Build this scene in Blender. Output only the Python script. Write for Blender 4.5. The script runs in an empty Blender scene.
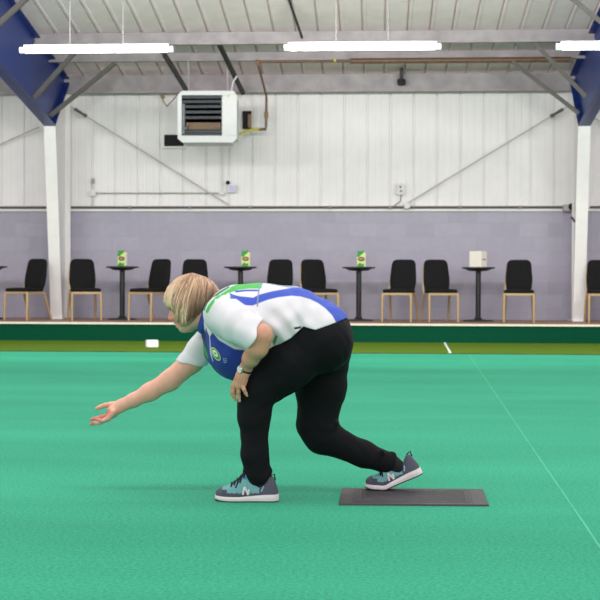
import bpy, bmesh, math, random
import numpy as np
from mathutils import Vector, Matrix, Euler
from mathutils.bvhtree import BVHTree

random.seed(7); np.random.seed(7)
SC = bpy.context.scene
COL = SC.collection
PI = math.pi

# ------------------------------------------------------------------ camera
F = 1300.0; H = 0.875
YAW = math.atan(77/F); PITCH = math.atan(17/F); ROLL = math.radians(0.17)
RM = (Matrix.Rotation(YAW, 3, 'Z') @ Matrix.Rotation(PI/2-PITCH, 3, 'X') @ Matrix.Rotation(ROLL, 3, 'Z'))
cd = bpy.data.cameras.new('camera'); cam = bpy.data.objects.new('camera', cd); COL.objects.link(cam)
cd.sensor_width = 36; cd.lens = 36*F/600; cd.clip_end = 200
cam.matrix_world = Matrix.Translation((0, 0, H)) @ RM.to_4x4()
SC.camera = cam
cd.dof.use_dof = True; cd.dof.focus_distance = 5.3; cd.dof.aperture_fstop = 9.0

def ray(px, py):
    return RM @ Vector(((px-300)/F, -(py-300)/F, -1))
def W(px, py, Y):
    """world point seen at photo pixel, standing at depth Y"""
    d = ray(px, py); t = Y/d.y
    return Vector((d.x*t, Y, H+d.z*t))
def G(px, py, z=0.0):
    d = ray(px, py); t = (z-H)/d.z
    return Vector((d.x*t, d.y*t, z))
def zat(py, Y, px=300): return W(px, py, Y).z
def xat(px, Y, py=283): return W(px, py, Y).x

# ------------------------------------------------------------------ materials
def lin(c):
    return tuple(((v/255)/12.92 if v/255 <= .04045 else ((v/255+.055)/1.055)**2.4) for v in c)
def newmat(name):
    m = bpy.data.materials.new(name); m.use_nodes = True
    nt = m.node_tree; b = nt.nodes['Principled BSDF']
    return m, nt, b
def mat(name, rgb, rough=.6, metal=0., var=0., scale=20., bump=0., bscale=None, spec=.5, sheen=0.):
    m, nt, b = newmat(name); L = nt.links
    c = lin(rgb)
    b.inputs['Base Color'].default_value = (*c, 1)
    b.inputs['Roughness'].default_value = rough; b.inputs['Metallic'].default_value = metal
    b.inputs['Specular IOR Level'].default_value = spec
    if sheen: b.inputs['Sheen Weight'].default_value = sheen
    tc = nt.nodes.new('ShaderNodeTexCoord')
    n = nt.nodes.new('ShaderNodeTexNoise'); n.inputs['Scale'].default_value = scale; n.inputs['Detail'].default_value = 6
    L.new(tc.outputs['Object'], n.inputs['Vector'])
    r = nt.nodes.new('ShaderNodeValToRGB')
    r.color_ramp.elements[0].position = .3; r.color_ramp.elements[1].position = .7
    r.color_ramp.elements[0].color = (*[v*(1-var) for v in c], 1)
    r.color_ramp.elements[1].color = (*[min(1, v*(1+var)) for v in c], 1)
    L.new(n.outputs['Fac'], r.inputs['Fac']); L.new(r.outputs['Color'], b.inputs['Base Color'])
    if bump:
        n2 = nt.nodes.new('ShaderNodeTexNoise'); n2.inputs['Scale'].default_value = bscale or scale*6; n2.inputs['Detail'].default_value = 4
        L.new(tc.outputs['Object'], n2.inputs['Vector'])
        bp = nt.nodes.new('ShaderNodeBump'); bp.inputs['Strength'].default_value = bump; bp.inputs['Distance'].default_value = .01
        L.new(n2.outputs['Fac'], bp.inputs['Height']); L.new(bp.outputs['Normal'], b.inputs['Normal'])
    return m
def vmat(name, rough=.7, bump=.1, bscale=400, spec=.4, sheen=0., sub=0., var=.06, vscale=60):
    """procedural material driven by a computed colour attribute and noise"""
    m, nt, b = newmat(name); L = nt.links
    a = nt.nodes.new('ShaderNodeAttribute'); a.attribute_name = 'Col'
    tc = nt.nodes.new('ShaderNodeTexCoord')
    n = nt.nodes.new('ShaderNodeTexNoise'); n.inputs['Scale'].default_value = vscale; n.inputs['Detail'].default_value = 5
    L.new(tc.outputs['Object'], n.inputs['Vector'])
    mr = nt.nodes.new('ShaderNodeMapRange'); mr.inputs['From Min'].default_value = .3; mr.inputs['From Max'].default_value = .7
    mr.inputs['To Min'].default_value = 1-var; mr.inputs['To Max'].default_value = 1+var
    L.new(n.outputs['Fac'], mr.inputs['Value'])
    mx = nt.nodes.new('ShaderNodeVectorMath'); mx.operation = 'SCALE'
    L.new(a.outputs['Color'], mx.inputs[0]); L.new(mr.outputs['Result'], mx.inputs['Scale'])
    L.new(mx.outputs['Vector'], b.inputs['Base Color'])
    b.inputs['Roughness'].default_value = rough; b.inputs['Specular IOR Level'].default_value = spec
    if sheen: b.inputs['Sheen Weight'].default_value = sheen
    if sub:
        b.inputs['Subsurface Weight'].default_value = sub; b.inputs['Subsurface Radius'].default_value = (.01, .004, .002)
        b.inputs['Subsurface Scale'].default_value = .6
    if bump:
        n2 = nt.nodes.new('ShaderNodeTexNoise'); n2.inputs['Scale'].default_value = bscale; n2.inputs['Detail'].default_value = 4
        L.new(tc.outputs['Object'], n2.inputs['Vector'])
        bp = nt.nodes.new('ShaderNodeBump'); bp.inputs['Strength'].default_value = bump; bp.inputs['Distance'].default_value = .005
        L.new(n2.outputs['Fac'], bp.inputs['Height']); L.new(bp.outputs['Normal'], b.inputs['Normal'])
    return m
def emat(name, rgb, strength):
    m, nt, b = newmat(name)
    b.inputs['Base Color'].default_value = (*lin(rgb), 1)
    b.inputs['Emission Color'].default_value = (*lin(rgb), 1); b.inputs['Emission Strength'].default_value = strength
    return m

def carpet(name, c1, c2, rough=.9, big=.18, sheen=.06):
    m, nt, b = newmat(name); L = nt.links; N = nt.nodes
    tc = N.new('ShaderNodeTexCoord')
    fine = N.new('ShaderNodeTexNoise'); fine.inputs['Scale'].default_value = 75; fine.inputs['Detail'].default_value = 8; fine.inputs['Roughness'].default_value = .8
    wide = N.new('ShaderNodeTexNoise'); wide.inputs['Scale'].default_value = .9; wide.inputs['Detail'].default_value = 4
    mp = N.new('ShaderNodeMapping'); mp.inputs['Scale'].default_value = (.35, 1.4, 1)
    L.new(tc.outputs['Object'], fine.inputs['Vector']); L.new(tc.outputs['Object'], mp.inputs['Vector']); L.new(mp.outputs['Vector'], wide.inputs['Vector'])
    mixf = N.new('ShaderNodeMix'); mixf.data_type = 'FLOAT'; mixf.inputs['Factor'].default_value = big
    L.new(fine.outputs['Fac'], mixf.inputs['A']); L.new(wide.outputs['Fac'], mixf.inputs['B'])
    r = N.new('ShaderNodeValToRGB'); r.color_ramp.elements[0].position = .38; r.color_ramp.elements[1].position = .62
    r.color_ramp.elements[0].color = (*lin(c1), 1); r.color_ramp.elements[1].color = (*lin(c2), 1)
    L.new(mixf.outputs['Result'], r.inputs['Fac']); L.new(r.outputs['Color'], b.inputs['Base Color'])
    b.inputs['Roughness'].default_value = rough; b.inputs['Specular IOR Level'].default_value = .12
    b.inputs['Sheen Weight'].default_value = sheen; b.inputs['Sheen Roughness'].default_value = .5
    b.inputs['Sheen Tint'].default_value = (.65, 1, .9, 1)
    bp = N.new('ShaderNodeBump'); bp.inputs['Strength'].default_value = .25; bp.inputs['Distance'].default_value = .004
    L.new(fine.outputs['Fac'], bp.inputs['Height']); L.new(bp.outputs['Normal'], b.inputs['Normal'])
    return m
def blockwork(name):
    m, nt, b = newmat(name); L = nt.links; N = nt.nodes
    tc = N.new('ShaderNodeTexCoord'); sp = N.new('ShaderNodeSeparateXYZ'); cb = N.new('ShaderNodeCombineXYZ')
    L.new(tc.outputs['Object'], sp.inputs[0]); L.new(sp.outputs['X'], cb.inputs['X']); L.new(sp.outputs['Z'], cb.inputs['Y'])
    br = N.new('ShaderNodeTexBrick'); L.new(cb.outputs[0], br.inputs['Vector'])
    br.inputs['Scale'].default_value = 1.0; br.inputs['Brick Width'].default_value = .47; br.inputs['Row Height'].default_value = .235
    br.inputs['Mortar Size'].default_value = .008; br.inputs['Mortar Smooth'].default_value = .4
    br.inputs['Color1'].default_value = (*lin((164, 160, 176)), 1); br.inputs['Color2'].default_value = (*lin((156, 152, 169)), 1)
    br.inputs['Mortar'].default_value = (*lin((158, 154, 170)), 1)
    n = N.new('ShaderNodeTexNoise'); n.inputs['Scale'].default_value = 9; n.inputs['Detail'].default_value = 6
    L.new(tc.outputs['Object'], n.inputs['Vector'])
    mr = N.new('ShaderNodeMapRange'); mr.inputs['To Min'].default_value = .92; mr.inputs['To Max'].default_value = 1.06
    L.new(n.outputs['Fac'], mr.inputs['Value'])
    mx = N.new('ShaderNodeVectorMath'); mx.operation = 'SCALE'
    L.new(br.outputs['Color'], mx.inputs[0]); L.new(mr.outputs['Result'], mx.inputs['Scale']); L.new(mx.outputs[0], b.inputs['Base Color'])
    b.inputs['Roughness'].default_value = .55
    bp = N.new('ShaderNodeBump'); bp.inputs['Strength'].default_value = .25; bp.inputs['Distance'].default_value = .008; bp.invert = True
    L.new(br.outputs['Fac'], bp.inputs['Height']); L.new(bp.outputs['Normal'], b.inputs['Normal'])
    return m

M = {}
M['green'] = carpet('green bowls carpet', (20, 122, 92), (56, 172, 134))
M['olive'] = carpet('olive carpet', (76, 104, 16), (94, 122, 30), sheen=.0)
M['bank'] = carpet('dark green bank carpet', (0, 62, 42), (4, 78, 54), sheen=.0)
M['edge'] = mat('painted lip shadow', (22, 44, 22), .9, var=.4, scale=30)  # shade colour for the lip at the far end of the green
M['wood'] = mat('brown boards', (150, 112, 92), .5, var=.12, scale=6)
M['edging'] = mat('cream edging paint', (232, 226, 208), .5, var=.04)
M['block'] = blockwork('lilac painted blockwork')
M['clad'] = mat('white cladding sheet', (233, 229, 230), .5, var=.03, scale=3)
M['roof'] = mat('pale roof liner', (246, 230, 233), .5, var=.05, scale=4)
M['galv'] = mat('galvanised steel', (162, 154, 157), .6, .15, var=.16, scale=5)
M['galvd'] = mat('dull steel angle', (96, 91, 87), .6, .1, var=.12, scale=7)
M['darksteel'] = mat('dark steel', (52, 52, 54), .5, .4, var=.15)
M['white'] = mat('white gloss paint', (230, 227, 227), .4, var=.03, scale=8)
M['blue'] = mat('navy blue steel paint', (30, 54, 124), .4, var=.1, scale=5)
M['black'] = mat('black fabric', (17, 17, 18), .85, var=.15, scale=80, bump=.1, spec=.25)
M['gold'] = mat('gold metal frame', (186, 158, 118), .4, .3, var=.06)
M['tblack'] = mat('black table metal', (22, 24, 25), .45, var=.1)
M['cream'] = mat('cream card', (236, 228, 218), .6, var=.03)
M['slot'] = mat('brown slot', (120, 92, 60), .7, var=.1)
M['lime'] = mat('lime card', (206, 222, 128), .55, var=.12, scale=40)
M['leaf'] = mat('green print', (46, 140, 60), .55, var=.25, scale=60)
M['brown'] = mat('brown print', (116, 66, 50), .55, var=.15)
M['pale'] = mat('pale print', (240, 238, 226), .55)
M['tube'] = emat('glowing tube', (255, 253, 250), 6.0)
M['cap'] = mat('lamp end cap', (190, 190, 194), .4)
M['wire'] = mat('thin steel wire', (120, 120, 118), .5, .3)
M['rod'] = mat('bracing rod', (188, 184, 180), .5, .3, var=.08)
M['pipe'] = mat('copper brown gas pipe', (116, 88, 72), .5, .3, var=.2, scale=10)
M['yellow'] = mat('yellow gas hose', (206, 198, 80), .5, var=.08)
M['rust'] = mat('brown pipe fitting', (150, 116, 84), .5, var=.2)
M['dark'] = mat('dark cavity', (24, 24, 26), .8)
M['slat'] = mat('heater louvre', (104, 106, 112), .45, .2, var=.1)
M['coil'] = mat('copper fins', (150, 122, 100), .5, .2, var=.25, scale=40)
M['heater'] = mat('heater casing', (208, 207, 208), .4, var=.02)
M['lilac'] = mat('lilac screen', (186, 182, 232), .4)
M['conduit'] = mat('white conduit', (218, 216, 216), .5, var=.03)
M['mark'] = mat('faded white line', (236, 242, 238), .8, var=.05)
M['rinkline'] = mat('faint chalk line', (70, 172, 136), .9, var=.2, scale=3)
M['foam'] = mat('white block', (244, 244, 242), .6, var=.03)
M['rubber'] = mat('dark grey rubber', (50, 46, 51), .55, var=.14, scale=30, bump=.35, bscale=120)
M['rubberd'] = mat('dark rubber groove', (30, 27, 31), .7, var=.1)
M['trouser'] = mat('black track trousers', (13, 13, 17), .85, var=.2, scale=14, bump=.12, bscale=26, spec=.22)
M['sock'] = mat('black sock', (14, 14, 16), .9)
M['sole'] = mat('white shoe sole', (224, 214, 216), .6, var=.05)
M['outsole'] = mat('dark outsole', (58, 56, 64), .8)
M['lace'] = mat('black lace', (18, 18, 22), .8)
M['steel'] = mat('watch steel', (190, 190, 184), .25, .8)
M['dial'] = mat('watch dial', (228, 220, 216), .3)
M['strap'] = mat('black strap', (20, 20, 22), .6)
M['skin'] = vmat('skin', .5, .12, 220, .4, sub=.15, var=.05, vscale=50)
M['shirt'] = vmat('shirt cloth', .75, .12, 500, .25, sheen=.05, var=.03, vscale=25)
M['hair'] = vmat('hair', .45, .0, 200, .4, var=.1, vscale=120)
M['shoe'] = vmat('shoe mesh', .7, .3, 700, .3, var=.12, vscale=220)
M['eye'] = mat('dark eye', (40, 34, 32), .2)
M['collar'] = mat('blue collar cloth', (44, 70, 160), .75, var=.15, scale=40)
M['crestw'] = mat('crest white', (228, 236, 226), .7)
M['crestg'] = mat('crest green', (60, 150, 90), .7)
M['cresty'] = mat('crest yellow', (206, 206, 120), .7)
M['thread'] = mat('pale blue thread', (150, 170, 206), .7)

# ------------------------------------------------------------------ object helpers
ORG = {}
def prop(o, label=None, cat=None, group=None, kind=None):
    if label: o['label'] = label
    if cat: o['category'] = cat
    if group: o['group'] = group
    if kind: o['kind'] = kind
    return o
def thing(name, label, cat, loc=(0, 0, 0), group=None):
    o = bpy.data.objects.new(name, None); COL.objects.link(o); o.location = loc; o.empty_display_size = .05
    ORG[o.name] = Vector(loc)
    return prop(o, label, cat, group)
def link(name, me, m, parent=None, smooth=False, label=None):
    o = bpy.data.objects.new(name, me); COL.objects.link(o)
    if m: me.materials.append(m)
    if smooth:
        me.polygons.foreach_set('use_smooth', [True]*len(me.polygons))
    if parent:
        o.parent = parent; ORG[o.name] = ORG[parent.name]
    else: ORG[o.name] = Vector((0, 0, 0))
    if label: o['label'] = label
    return o

class MB:
    def __init__(s): s.v = []; s.f = []; s.sm = []
    def add(s, vs, fs, smooth=False):
        b = len(s.v); s.v += [Vector(v) for v in vs]
        for f in fs: s.f.append([b+i for i in f]); s.sm.append(smooth)
        return s
    def box(s, c, d, R=None, bev=0.0):
        bm = bmesh.new(); bmesh.ops.create_cube(bm, size=1)
        for v in bm.verts: v.co = Vector((v.co.x*d[0], v.co.y*d[1], v.co.z*d[2]))
        if bev: bmesh.ops.bevel(bm, geom=bm.edges[:], offset=bev, segments=2, affect='EDGES')
        s._bm(bm, c, R); return s
    def _bm(s, bm, c, R=None, smooth=False):
        bm.verts.index_update()
        vs = [(R @ v.co if R else v.co)+Vector(c) for v in bm.verts]
        s.add(vs, [[v.index for v in f.verts] for f in bm.faces], smooth); bm.free()
    def bar(s, a, b, w, h=None, up=(0, 0, 1)):
        """rectangular bar from a to b"""
        a, b = Vector(a), Vector(b); h = h or w
        z = (b-a).normalized(); u = Vector(up)
        if abs(z.dot(u)) > .98: u = Vector((0, 1, 0))
        x = z.cross(u).normalized(); y = x.cross(z)
        vs = []
        for p in (a, b):
            for sx, sy in ((-1, -1), (1, -1), (1, 1), (-1, 1)): vs.append(p+x*sx*w/2+y*sy*h/2)
        return s.add(vs, [[3, 2, 1, 0], [4, 5, 6, 7]]+[[i, (i+1) % 4, 4+(i+1) % 4, 4+i] for i in range(4)])
    def angle(s, a, b, w, t=.008):
        """L-section"""
        a, b = Vector(a), Vector(b); z = (b-a).normalized(); u = Vector((0, 1, 0))
        x = z.cross(u).normalized(); y = x.cross(z)
        s.bar(a+y*w/2, b+y*w/2, t, w, up=y); s.bar(a+x*w/2, b+x*w/2, w, t, up=y); return s
    def tube(s, pts, r, n=8, cap=True):
        pts = [Vector(p) for p in pts]; m = len(pts)
        rs = r if isinstance(r, (list, tuple)) else [r]*m
        vs = []; ref = None
        for i, p in enumerate(pts):
            t = (pts[min(i+1, m-1)]-pts[max(i-1, 0)]).normalized()
            if ref is None:
                ref = t.orthogonal().normalized()
            ref = (ref-t*ref.dot(t)).normalized(); bn = t.cross(ref)
            for k in range(n):
                a = 2*PI*k/n; vs.append(p+ref*math.cos(a)*rs[i]+bn*math.sin(a)*rs[i])
        fs = [[i*n+k, i*n+(k+1) % n, (i+1)*n+(k+1) % n, (i+1)*n+k] for i in range(m-1) for k in range(n)]
        s.add(vs, fs, True)
        if cap:
            s.add([vs[k] for k in range(n)], [list(range(n))[::-1]]); s.add([vs[(m-1)*n+k] for k in range(n)], [list(range(n))])
        return s
    def prism(s, poly, d, c=None):
        """poly: list of 3D points (planar), extruded by vector d"""
        n = len(poly); d = Vector(d)
        vs = [Vector(p) for p in poly]+[Vector(p)+d for p in poly]
        fs = [list(range(n))[::-1], list(range(n, 2*n))]+[[i, (i+1) % n, n+(i+1) % n, n+i] for i in range(n)]
        bm = bmesh.new(); bv = [bm.verts.new(v) for v in vs]
        for f in fs: bm.faces.new([bv[i] for i in f])
        bmesh.ops.recalc_face_normals(bm, faces=bm.faces[:])
        s._bm(bm, (0, 0, 0)); return s
    def lathe(s, prof, c=(0, 0, 0), n=32):
        c = Vector(c); vs = []; m = len(prof)
        for r, z in prof:
            for k in range(n): vs.append(c+Vector((r*math.cos(2*PI*k/n), r*math.sin(2*PI*k/n), z)))
        fs = [[i*n+k, i*n+(k+1) % n, (i+1)*n+(k+1) % n, (i+1)*n+k] for i in range(m-1) for k in range(n)]
        s.add(vs, fs, False)
        s.add(vs[:n], [list(range(n))[::-1]]); s.add(vs[-n:], [list(range(n))]); return s
    def build(s, name, m, parent=None, label=None):
        me = bpy.data.meshes.new(name); o = Vector((0, 0, 0))
        if parent: o = ORG[parent.name]
        me.from_pydata([v-o for v in s.v], [], s.f); me.update()
        me.polygons.foreach_set('use_smooth', s.sm)
        return link(name, me, m, parent, label=label)

def rbox(c, d, R=None, bev=.005): return MB().box(c, d, R, bev)
def copy_thing(o, loc, rz=0, label=None):
    c = o.copy(); COL.objects.link(c); c.location = loc; c.rotation_euler = (0, 0, rz)
    if label: c['label'] = label
    ORG[c.name] = Vector(loc)
    for ch in list(o.children):
        d = ch.copy(); COL.objects.link(d); d.parent = c
        for g in list(ch.children):
            e = g.copy(); COL.objects.link(e); e.parent = d
    return c

# ================================================================== THE SETTING
WY = 21.7                 # back wall depth
PZ = zat(323.2, 19.35)     # platform height
BY = 19.35                 # bank face depth
GY = 16.15                # far edge of the green
X0, X1 = -11.0, 9.0
EAVE = zat(93, 21.5)
ROOF = lambda y: zat(74, 21.5)+.02+.176*(21.6-y)

o = MB().box(((X0+X1)/2, (GY-3)/2, -.05), (X1-X0, GY+3, .1)).build('floor', M['green']); prop(o, kind='structure')
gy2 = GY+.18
o = MB().add([(X0, GY, .0), (X1, GY, .0)]+[(X1-(X1-X0)*i/300, gy2+random.uniform(-.05, .05), 0) for i in range(301)], [list(range(303))]).build('trim_lip_shadow', M['edge']); prop(o, kind='structure')  # flat dark strip painted in as the shadow of the carpet lip
o = MB().box(((X0+X1)/2, (GY+BY)/2, -.052), (X1-X0, BY-GY, .1)).build('floor_olive_strip', M['olive']); prop(o, kind='structure')
# bank: face, platform and edging
o = MB().box(((X0+X1)/2, BY+.02, PZ/2-.04), (X1-X0, .04, PZ+.02)).build('wall_bank', M['bank']); prop(o, kind='structure')
o = MB().box(((X0+X1)/2, BY+.0, PZ-.014), (X1-X0, .06, .03)).build('trim_2', M['edging']); prop(o, kind='structure')
o = MB().box(((X0+X1)/2, (BY+WY)/2+.03, PZ-.03), (X1-X0, WY-BY-.0, .056)).build('floor_platform', M['wood']); prop(o, kind='structure')
# block wall, sill and cladding
ZS = zat(211, WY)
o = MB().box(((X0+X1)/2, WY+.1, ZS/2), (X1-X0, .2, ZS)).build('wall_back', M['block']); prop(o, kind='structure')
o = MB().box(((X0+X1)/2, WY+.0, ZS+.02), (X1-X0, .1, .055), bev=.01).build('trim_3', M['white']); prop(o, kind='structure')
# profiled cladding sheet: shallow ribs and joints
mb = MB(); xs = []; pitch = .386; x = X0
while x < X1:
    xs += [(x, 0), (x+.012, .03), (x+.03, .03), (x+.042, 0), (x+.13, 0), (x+.14, .003), (x+.16, .003), (x+.17, 0), (x+.25, 0), (x+.26, .003), (x+.28, .003), (x+.29, 0)]
    x += pitch
z0, z1 = ZS+.03, EAVE+.6; YC = WY+.03
vs = [(a, YC+b, z0) for a, b in xs]+[(a, YC+b, z1) for a, b in xs]; n = len(xs)
mb.add(vs, [[i, i+1, n+i+1, n+i] for i in range(n-1)])
o = mb.build('wall_back_cladding', M['clad']); prop(o, kind='structure')
# roof liner with ribs running down the slope
mb = MB(); xs = []; x = X0
while x < X1:
    xs += [(x, 0), (x+.004, .04), (x+.022, .04), (x+.03, 0), (x+.035, -.008), (x+.07, -.008), (x+.08, 0)]; x += .336
ya, yb = 12.0, 21.8; n = len(xs)
vs = [(a, ya, ROOF(ya)+b) for a, b in xs]+[(a, yb, ROOF(yb)+b) for a, b in xs]
mb.add(vs, [[i+1, i, n+i, n+i+1] for i in range(n-1)])
o = mb.build('ceiling', M['roof']); prop(o, kind='structure')

# purlins and eaves beam (zed sections), structure
def zed(name, y, zb, zt, flip=1):
    m = MB(); cx = (X0+X1)/2; w = X1-X0; t = .012
    m.box((cx, y, (zb+zt)/2), (w, t, zt-zb)); m.box((cx, y-.04*flip, zb+t/2), (w, .08, t)); m.box((cx, y+.04*flip, zt-t/2), (w, .08, t))
    m.box((cx, y-.08*flip, zb+.015), (w, t/2, .03))
    x = X0+.6
    while x < X1:
        m.tube([(x, y-.014, (zb+zt)/2), (x, y+.014, (zb+zt)/2)], .018, 8); x += 1.7
    o = m.build(name, M['galv']); prop(o, kind='structure'); return o
ZA0, ZA1 = zat(44.5, 19.57), zat(31.5, 19.57)
zed('trim_4', 19.57, ZA0, ZA1)
ZB0, ZB1 = zat(61, 20.5), zat(52, 20.5)
zed('trim_5', 20.5, ZB0, ZB1)
zed('trim_6', 21.45, EAVE, zat(74.5, 21.45))
zed('trim_7', 16.9, ROOF(16.9)-.22, ROOF(16.9)-.02)

# ================================================================== STEEL FRAMES
def frame(pxb, pxt, side):
    """one portal frame: white column + blue rafter"""
    Xc = xat(pxb, 20.95); fw = .19
    zt = zat(126, 20.5, pxt)
    c = thing('steel_column', 'white tapered steel column on the platform edge, %s' % side, 'column', (Xc, 21.2, PZ))
    mb = MB(); mb.prism([(Xc-fw/2, 20.95, PZ), (Xc+fw/2, 20.95, PZ), (Xc+fw/2, 20.5, zt), (Xc-fw/2, 20.5, zt)], (0, .015, 0))
    mb.build('front_flange', M['white'], c)
    mb = MB(); mb.prism([(Xc-.006, 20.96, PZ), (Xc-.006, 21.52, PZ), (Xc-.006, 21.52, zt+.8), (Xc-.006, 20.52, zt)], (.012, 0, 0)); mb.build('web', M['white'], c)
    mb = MB(); mb.box((Xc+(.03 if Xc > 0 else 0), 21.52, (PZ+zt+.8)/2), (fw*(.65 if Xc > 0 else 1), .015, zt+.8-PZ)); mb.build('rear_flange', M['white'], c)
    mb = MB(); mb.box((Xc, 21.24, PZ+.006), (.2, .62, .012)); mb.build('base_plate', M['white'], c)
    r = thing('rafter_beam', 'navy blue steel rafter on top of the white column, %s' % side, 'beam', (Xc, 20.5, zt))
    soff = lambda y: zt+.005+.165*(20.5-y)
    top = lambda y: ROOF(y)-.12
    yn = 12.2
    mb = MB(); mb.prism([(Xc-.006, 20.5, soff(20.5)), (Xc-.006, 21.5, top(21.5)), (Xc-.006, yn, top(yn)), (Xc-.006, yn, soff(yn))], (.012, 0, 0)); mb.build('web', M['blue'], r)
    mb = MB(); mb.prism([(Xc-fw/2, 20.52, soff(20.52)), (Xc+fw/2, 20.52, soff(20.52)), (Xc+fw/2, yn, soff(yn)), (Xc-fw/2, yn, soff(yn))], (0, 0, .016)); mb.build('bottom_flange', M['blue'], r)
    mb = MB(); mb.prism([(Xc-fw/2, 21.5, top(21.5)), (Xc+fw/2, 21.5, top(21.5)), (Xc+fw/2, yn, top(yn)), (Xc-fw/2, yn, top(yn))], (0, 0, .016)); mb.build('top_flange', M['blue'], r)
    mb = MB(); mb.prism([(Xc-fw/2, 20.5, zt), (Xc+fw/2, 20.5, zt), (Xc+fw/2, 21.5, top(21.5)-.02), (Xc-fw/2, 21.5, top(21.5)-.02)], (0, -.01, .02))
    for k in range(4):
        for sx in (-.06, .06):
            p = Vector((Xc+sx, 20.65+.22*k, zt+.15+.196*k)); mb.tube([p, p+Vector((0, -.02, .03))], .014, 6)
    mb.build('knee_plate', M['blue'], r)
    return Xc, soff
XL, sofL = frame(56.5, 49.5, 'between the two leftmost chairs')
XR, sofR = frame(579, 584, 'beside the rightmost chair')

def brace(a, b, label):
    o = MB().angle(a, b, .06, .01).build('steel_brace', M['galvd']); prop(o, label, 'brace', 'angle braces between rafters and purlins'); return o
brace(W(35, 99, 19.45), W(82, 46, 19.45), 'grey angle brace crossing behind the left end of the left tube lamp')
brace(W(51, 117, 20.3), W(116, 64, 20.3), 'grey angle brace rising right from the tip of the left blue rafter')
brace(W(-10, 34, 17.2), W(32, -5, 17.2), 'grey angle brace cutting across the top left corner over the blue rafter')
brace(W(587, 95, 19.4), W(536, 42, 19.4), 'grey angle brace ending just left of the right tube lamp on the right blue rafter')
brace(W(580, 112, 20.17), W(513, 60, 20.17), 'grey angle brace meeting the bottom tip of the right blue rafter')
brace(W(612, 28, 17.2), W(570, -6, 17.2), 'grey angle brace cutting across the top right corner above the right tube lamp')
brace(W(592, 114, 20.3), W(650, 66, 20.3), 'short grey angle brace to the right of the right blue rafter tip')
# dark struts carrying the heater, running from purlin A down to the eaves beam
for a, b, lab in (((164, 54), (188, 93), 'dark steel strut sloping down to the left edge of the wall heater'), ((219, 44), (243, 93), 'dark steel strut sloping down to the right edge of the wall heater')):
    o = MB().bar(W(*a, 19.62), W(*b, 21.35), .06, .06).build('heater_strut', M['darksteel']); prop(o, lab, 'strut', 'dark struts over the heater')
o = MB().tube([W(287, -6, 18.3), W(302, 37.5, 19.5)], .02, 8).build('roof_rod', M['darksteel']); prop(o, 'thin dark rod hanging from the roof liner near the middle tube lamp', 'rod')
o = MB().box(W(401.5, 75, 21.3), (.06, .1, .22), bev=.01).tube([W(401.5, 80, 21.3), W(401.5, 84, 21.28)], .07, 8).build('beam_bracket', M['darksteel']); prop(o, 'small dark bracket fixed on the eaves beam right of centre', 'bracket')

# wall bracing rods
def rod(a, b, label, tb=None):
    A, B = W(*a), W(*b)
    t = thing('bracing_rod', label, 'bracing rod', A)
    MB().tube([A, B], .011, 6).build('rod', M['rod'], t)
    if tb:
        p, q = A.lerp(B, tb[0]), A.lerp(B, tb[1]); MB().tube([p, q], [.028, .02], 8).tube([q, A.lerp(B, tb[1]+.02)], .03, 8).build('turnbuckle', M['galvd'], t)
    return t
rod((70, 106, 21.52), (229, 205, 21.66), 'thin diagonal bracing rod on the wall left of and below the heater', (.03, .085))
rod((568, 106, 21.52), (403, 206, 21.66), 'thin diagonal bracing rod on the wall beside the right column', (.03, .085))
rod((39, 127, 21.52), (-40, 162, 21.66), 'thin bracing rod on the wall left of the left column')
rod((591, 116, 21.52), (640, 146, 21.66), 'thin bracing rod on the wall right of the right column')

# ================================================================== PIPES, CONDUITS AND FITTINGS
zr = zat(207, WY)
def hpipe(xa, xb, py, y, r, name, m, label, cat):
    a = W(xa, py, y); b = W(xb, py, y); z = (W(300, py, y)).z
    a.z = b.z = z; o = MB().tube([a, b], r, 8).build(name, m); return prop(o, label, cat)
t = thing('sill_pipe', 'long grey pipe running along the top of the lilac wall between the columns', 'pipe', W(300, 207, 21.62))
a, b = W(70, 207.3, 21.62), W(566, 207.3, 21.62); a.z = b.z = W(300, 207.3, 21.62).z
mb = MB().tube([a, b], .02, 8)
mb.build('pipe', M['galvd'], t)
for px in (130, 190, 250, 330, 390, 460, 520):
    q = W(px, 207.3, 21.62); q.z = a.z; MB().box(q, (.03, .06, .06)).build('pipe_clip', M['galv'], t)
q = W(567, 208, 21.58); mb = MB().box(q, (.13, .1, .11), bev=.01); mb.build('junction_box', M['galv'], t, 'grey junction box at the right end')
q2 = W(571.5, 207, 21.58); MB().tube([q2+Vector((0, -.06, 0)), q2+Vector((0, .06, 0))], .06, 12).build('end_fitting', M['dark'], t, 'dark round end fitting')
o = MB().tube([W(571, 217, 21.2), W(573, 219, 21.2), W(575, 222, 21.18)], .018, 6).build('column_hook', M['darksteel']); prop(o, 'small dark hook on the side of the right column', 'hook')
for xa, xb, lab in ((-60, 46, 'grey pipe along the wall top left of the left column'), (590, 680, 'grey pipe along the wall top right of the right column')):
    hpipe(xa, xb, 207.3, 21.62, .02, 'sill_pipe', M['galvd'], lab, 'pipe')
t = thing('wall_conduit', 'thin white conduit with a square box on the cladding below the heater', 'conduit', W(92, 193, 21.7))
a, b = W(92, 193, 21.68), W(221, 193, 21.68); a.z = b.z = W(150, 193, 21.68).z
MB().tube([a, b], .011, 6).build('conduit', M['rod'], t)
MB().tube([W(93, 176, 21.68), W(93, 206, 21.68)], .012, 6).build('drop_conduit', M['conduit'], t)
MB().box(W(93, 193, 21.66), (.1, .07, .1), bev=.01).build('junction_box', M['conduit'], t)
MB().box(W(93, 181, 21.66), (.05, .05, .09), bev=.01).build('cable_clip', M['galv'], t, 'small grey clip')
MB().box(W(222, 193.5, 21.66), (.09, .06, .06), bev=.01).build('end_box', M['conduit'], t)
t = thing('thermostat', 'small lilac thermostat box on the white cladding under the heater', 'thermostat', W(232, 188, 21.66))
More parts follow.
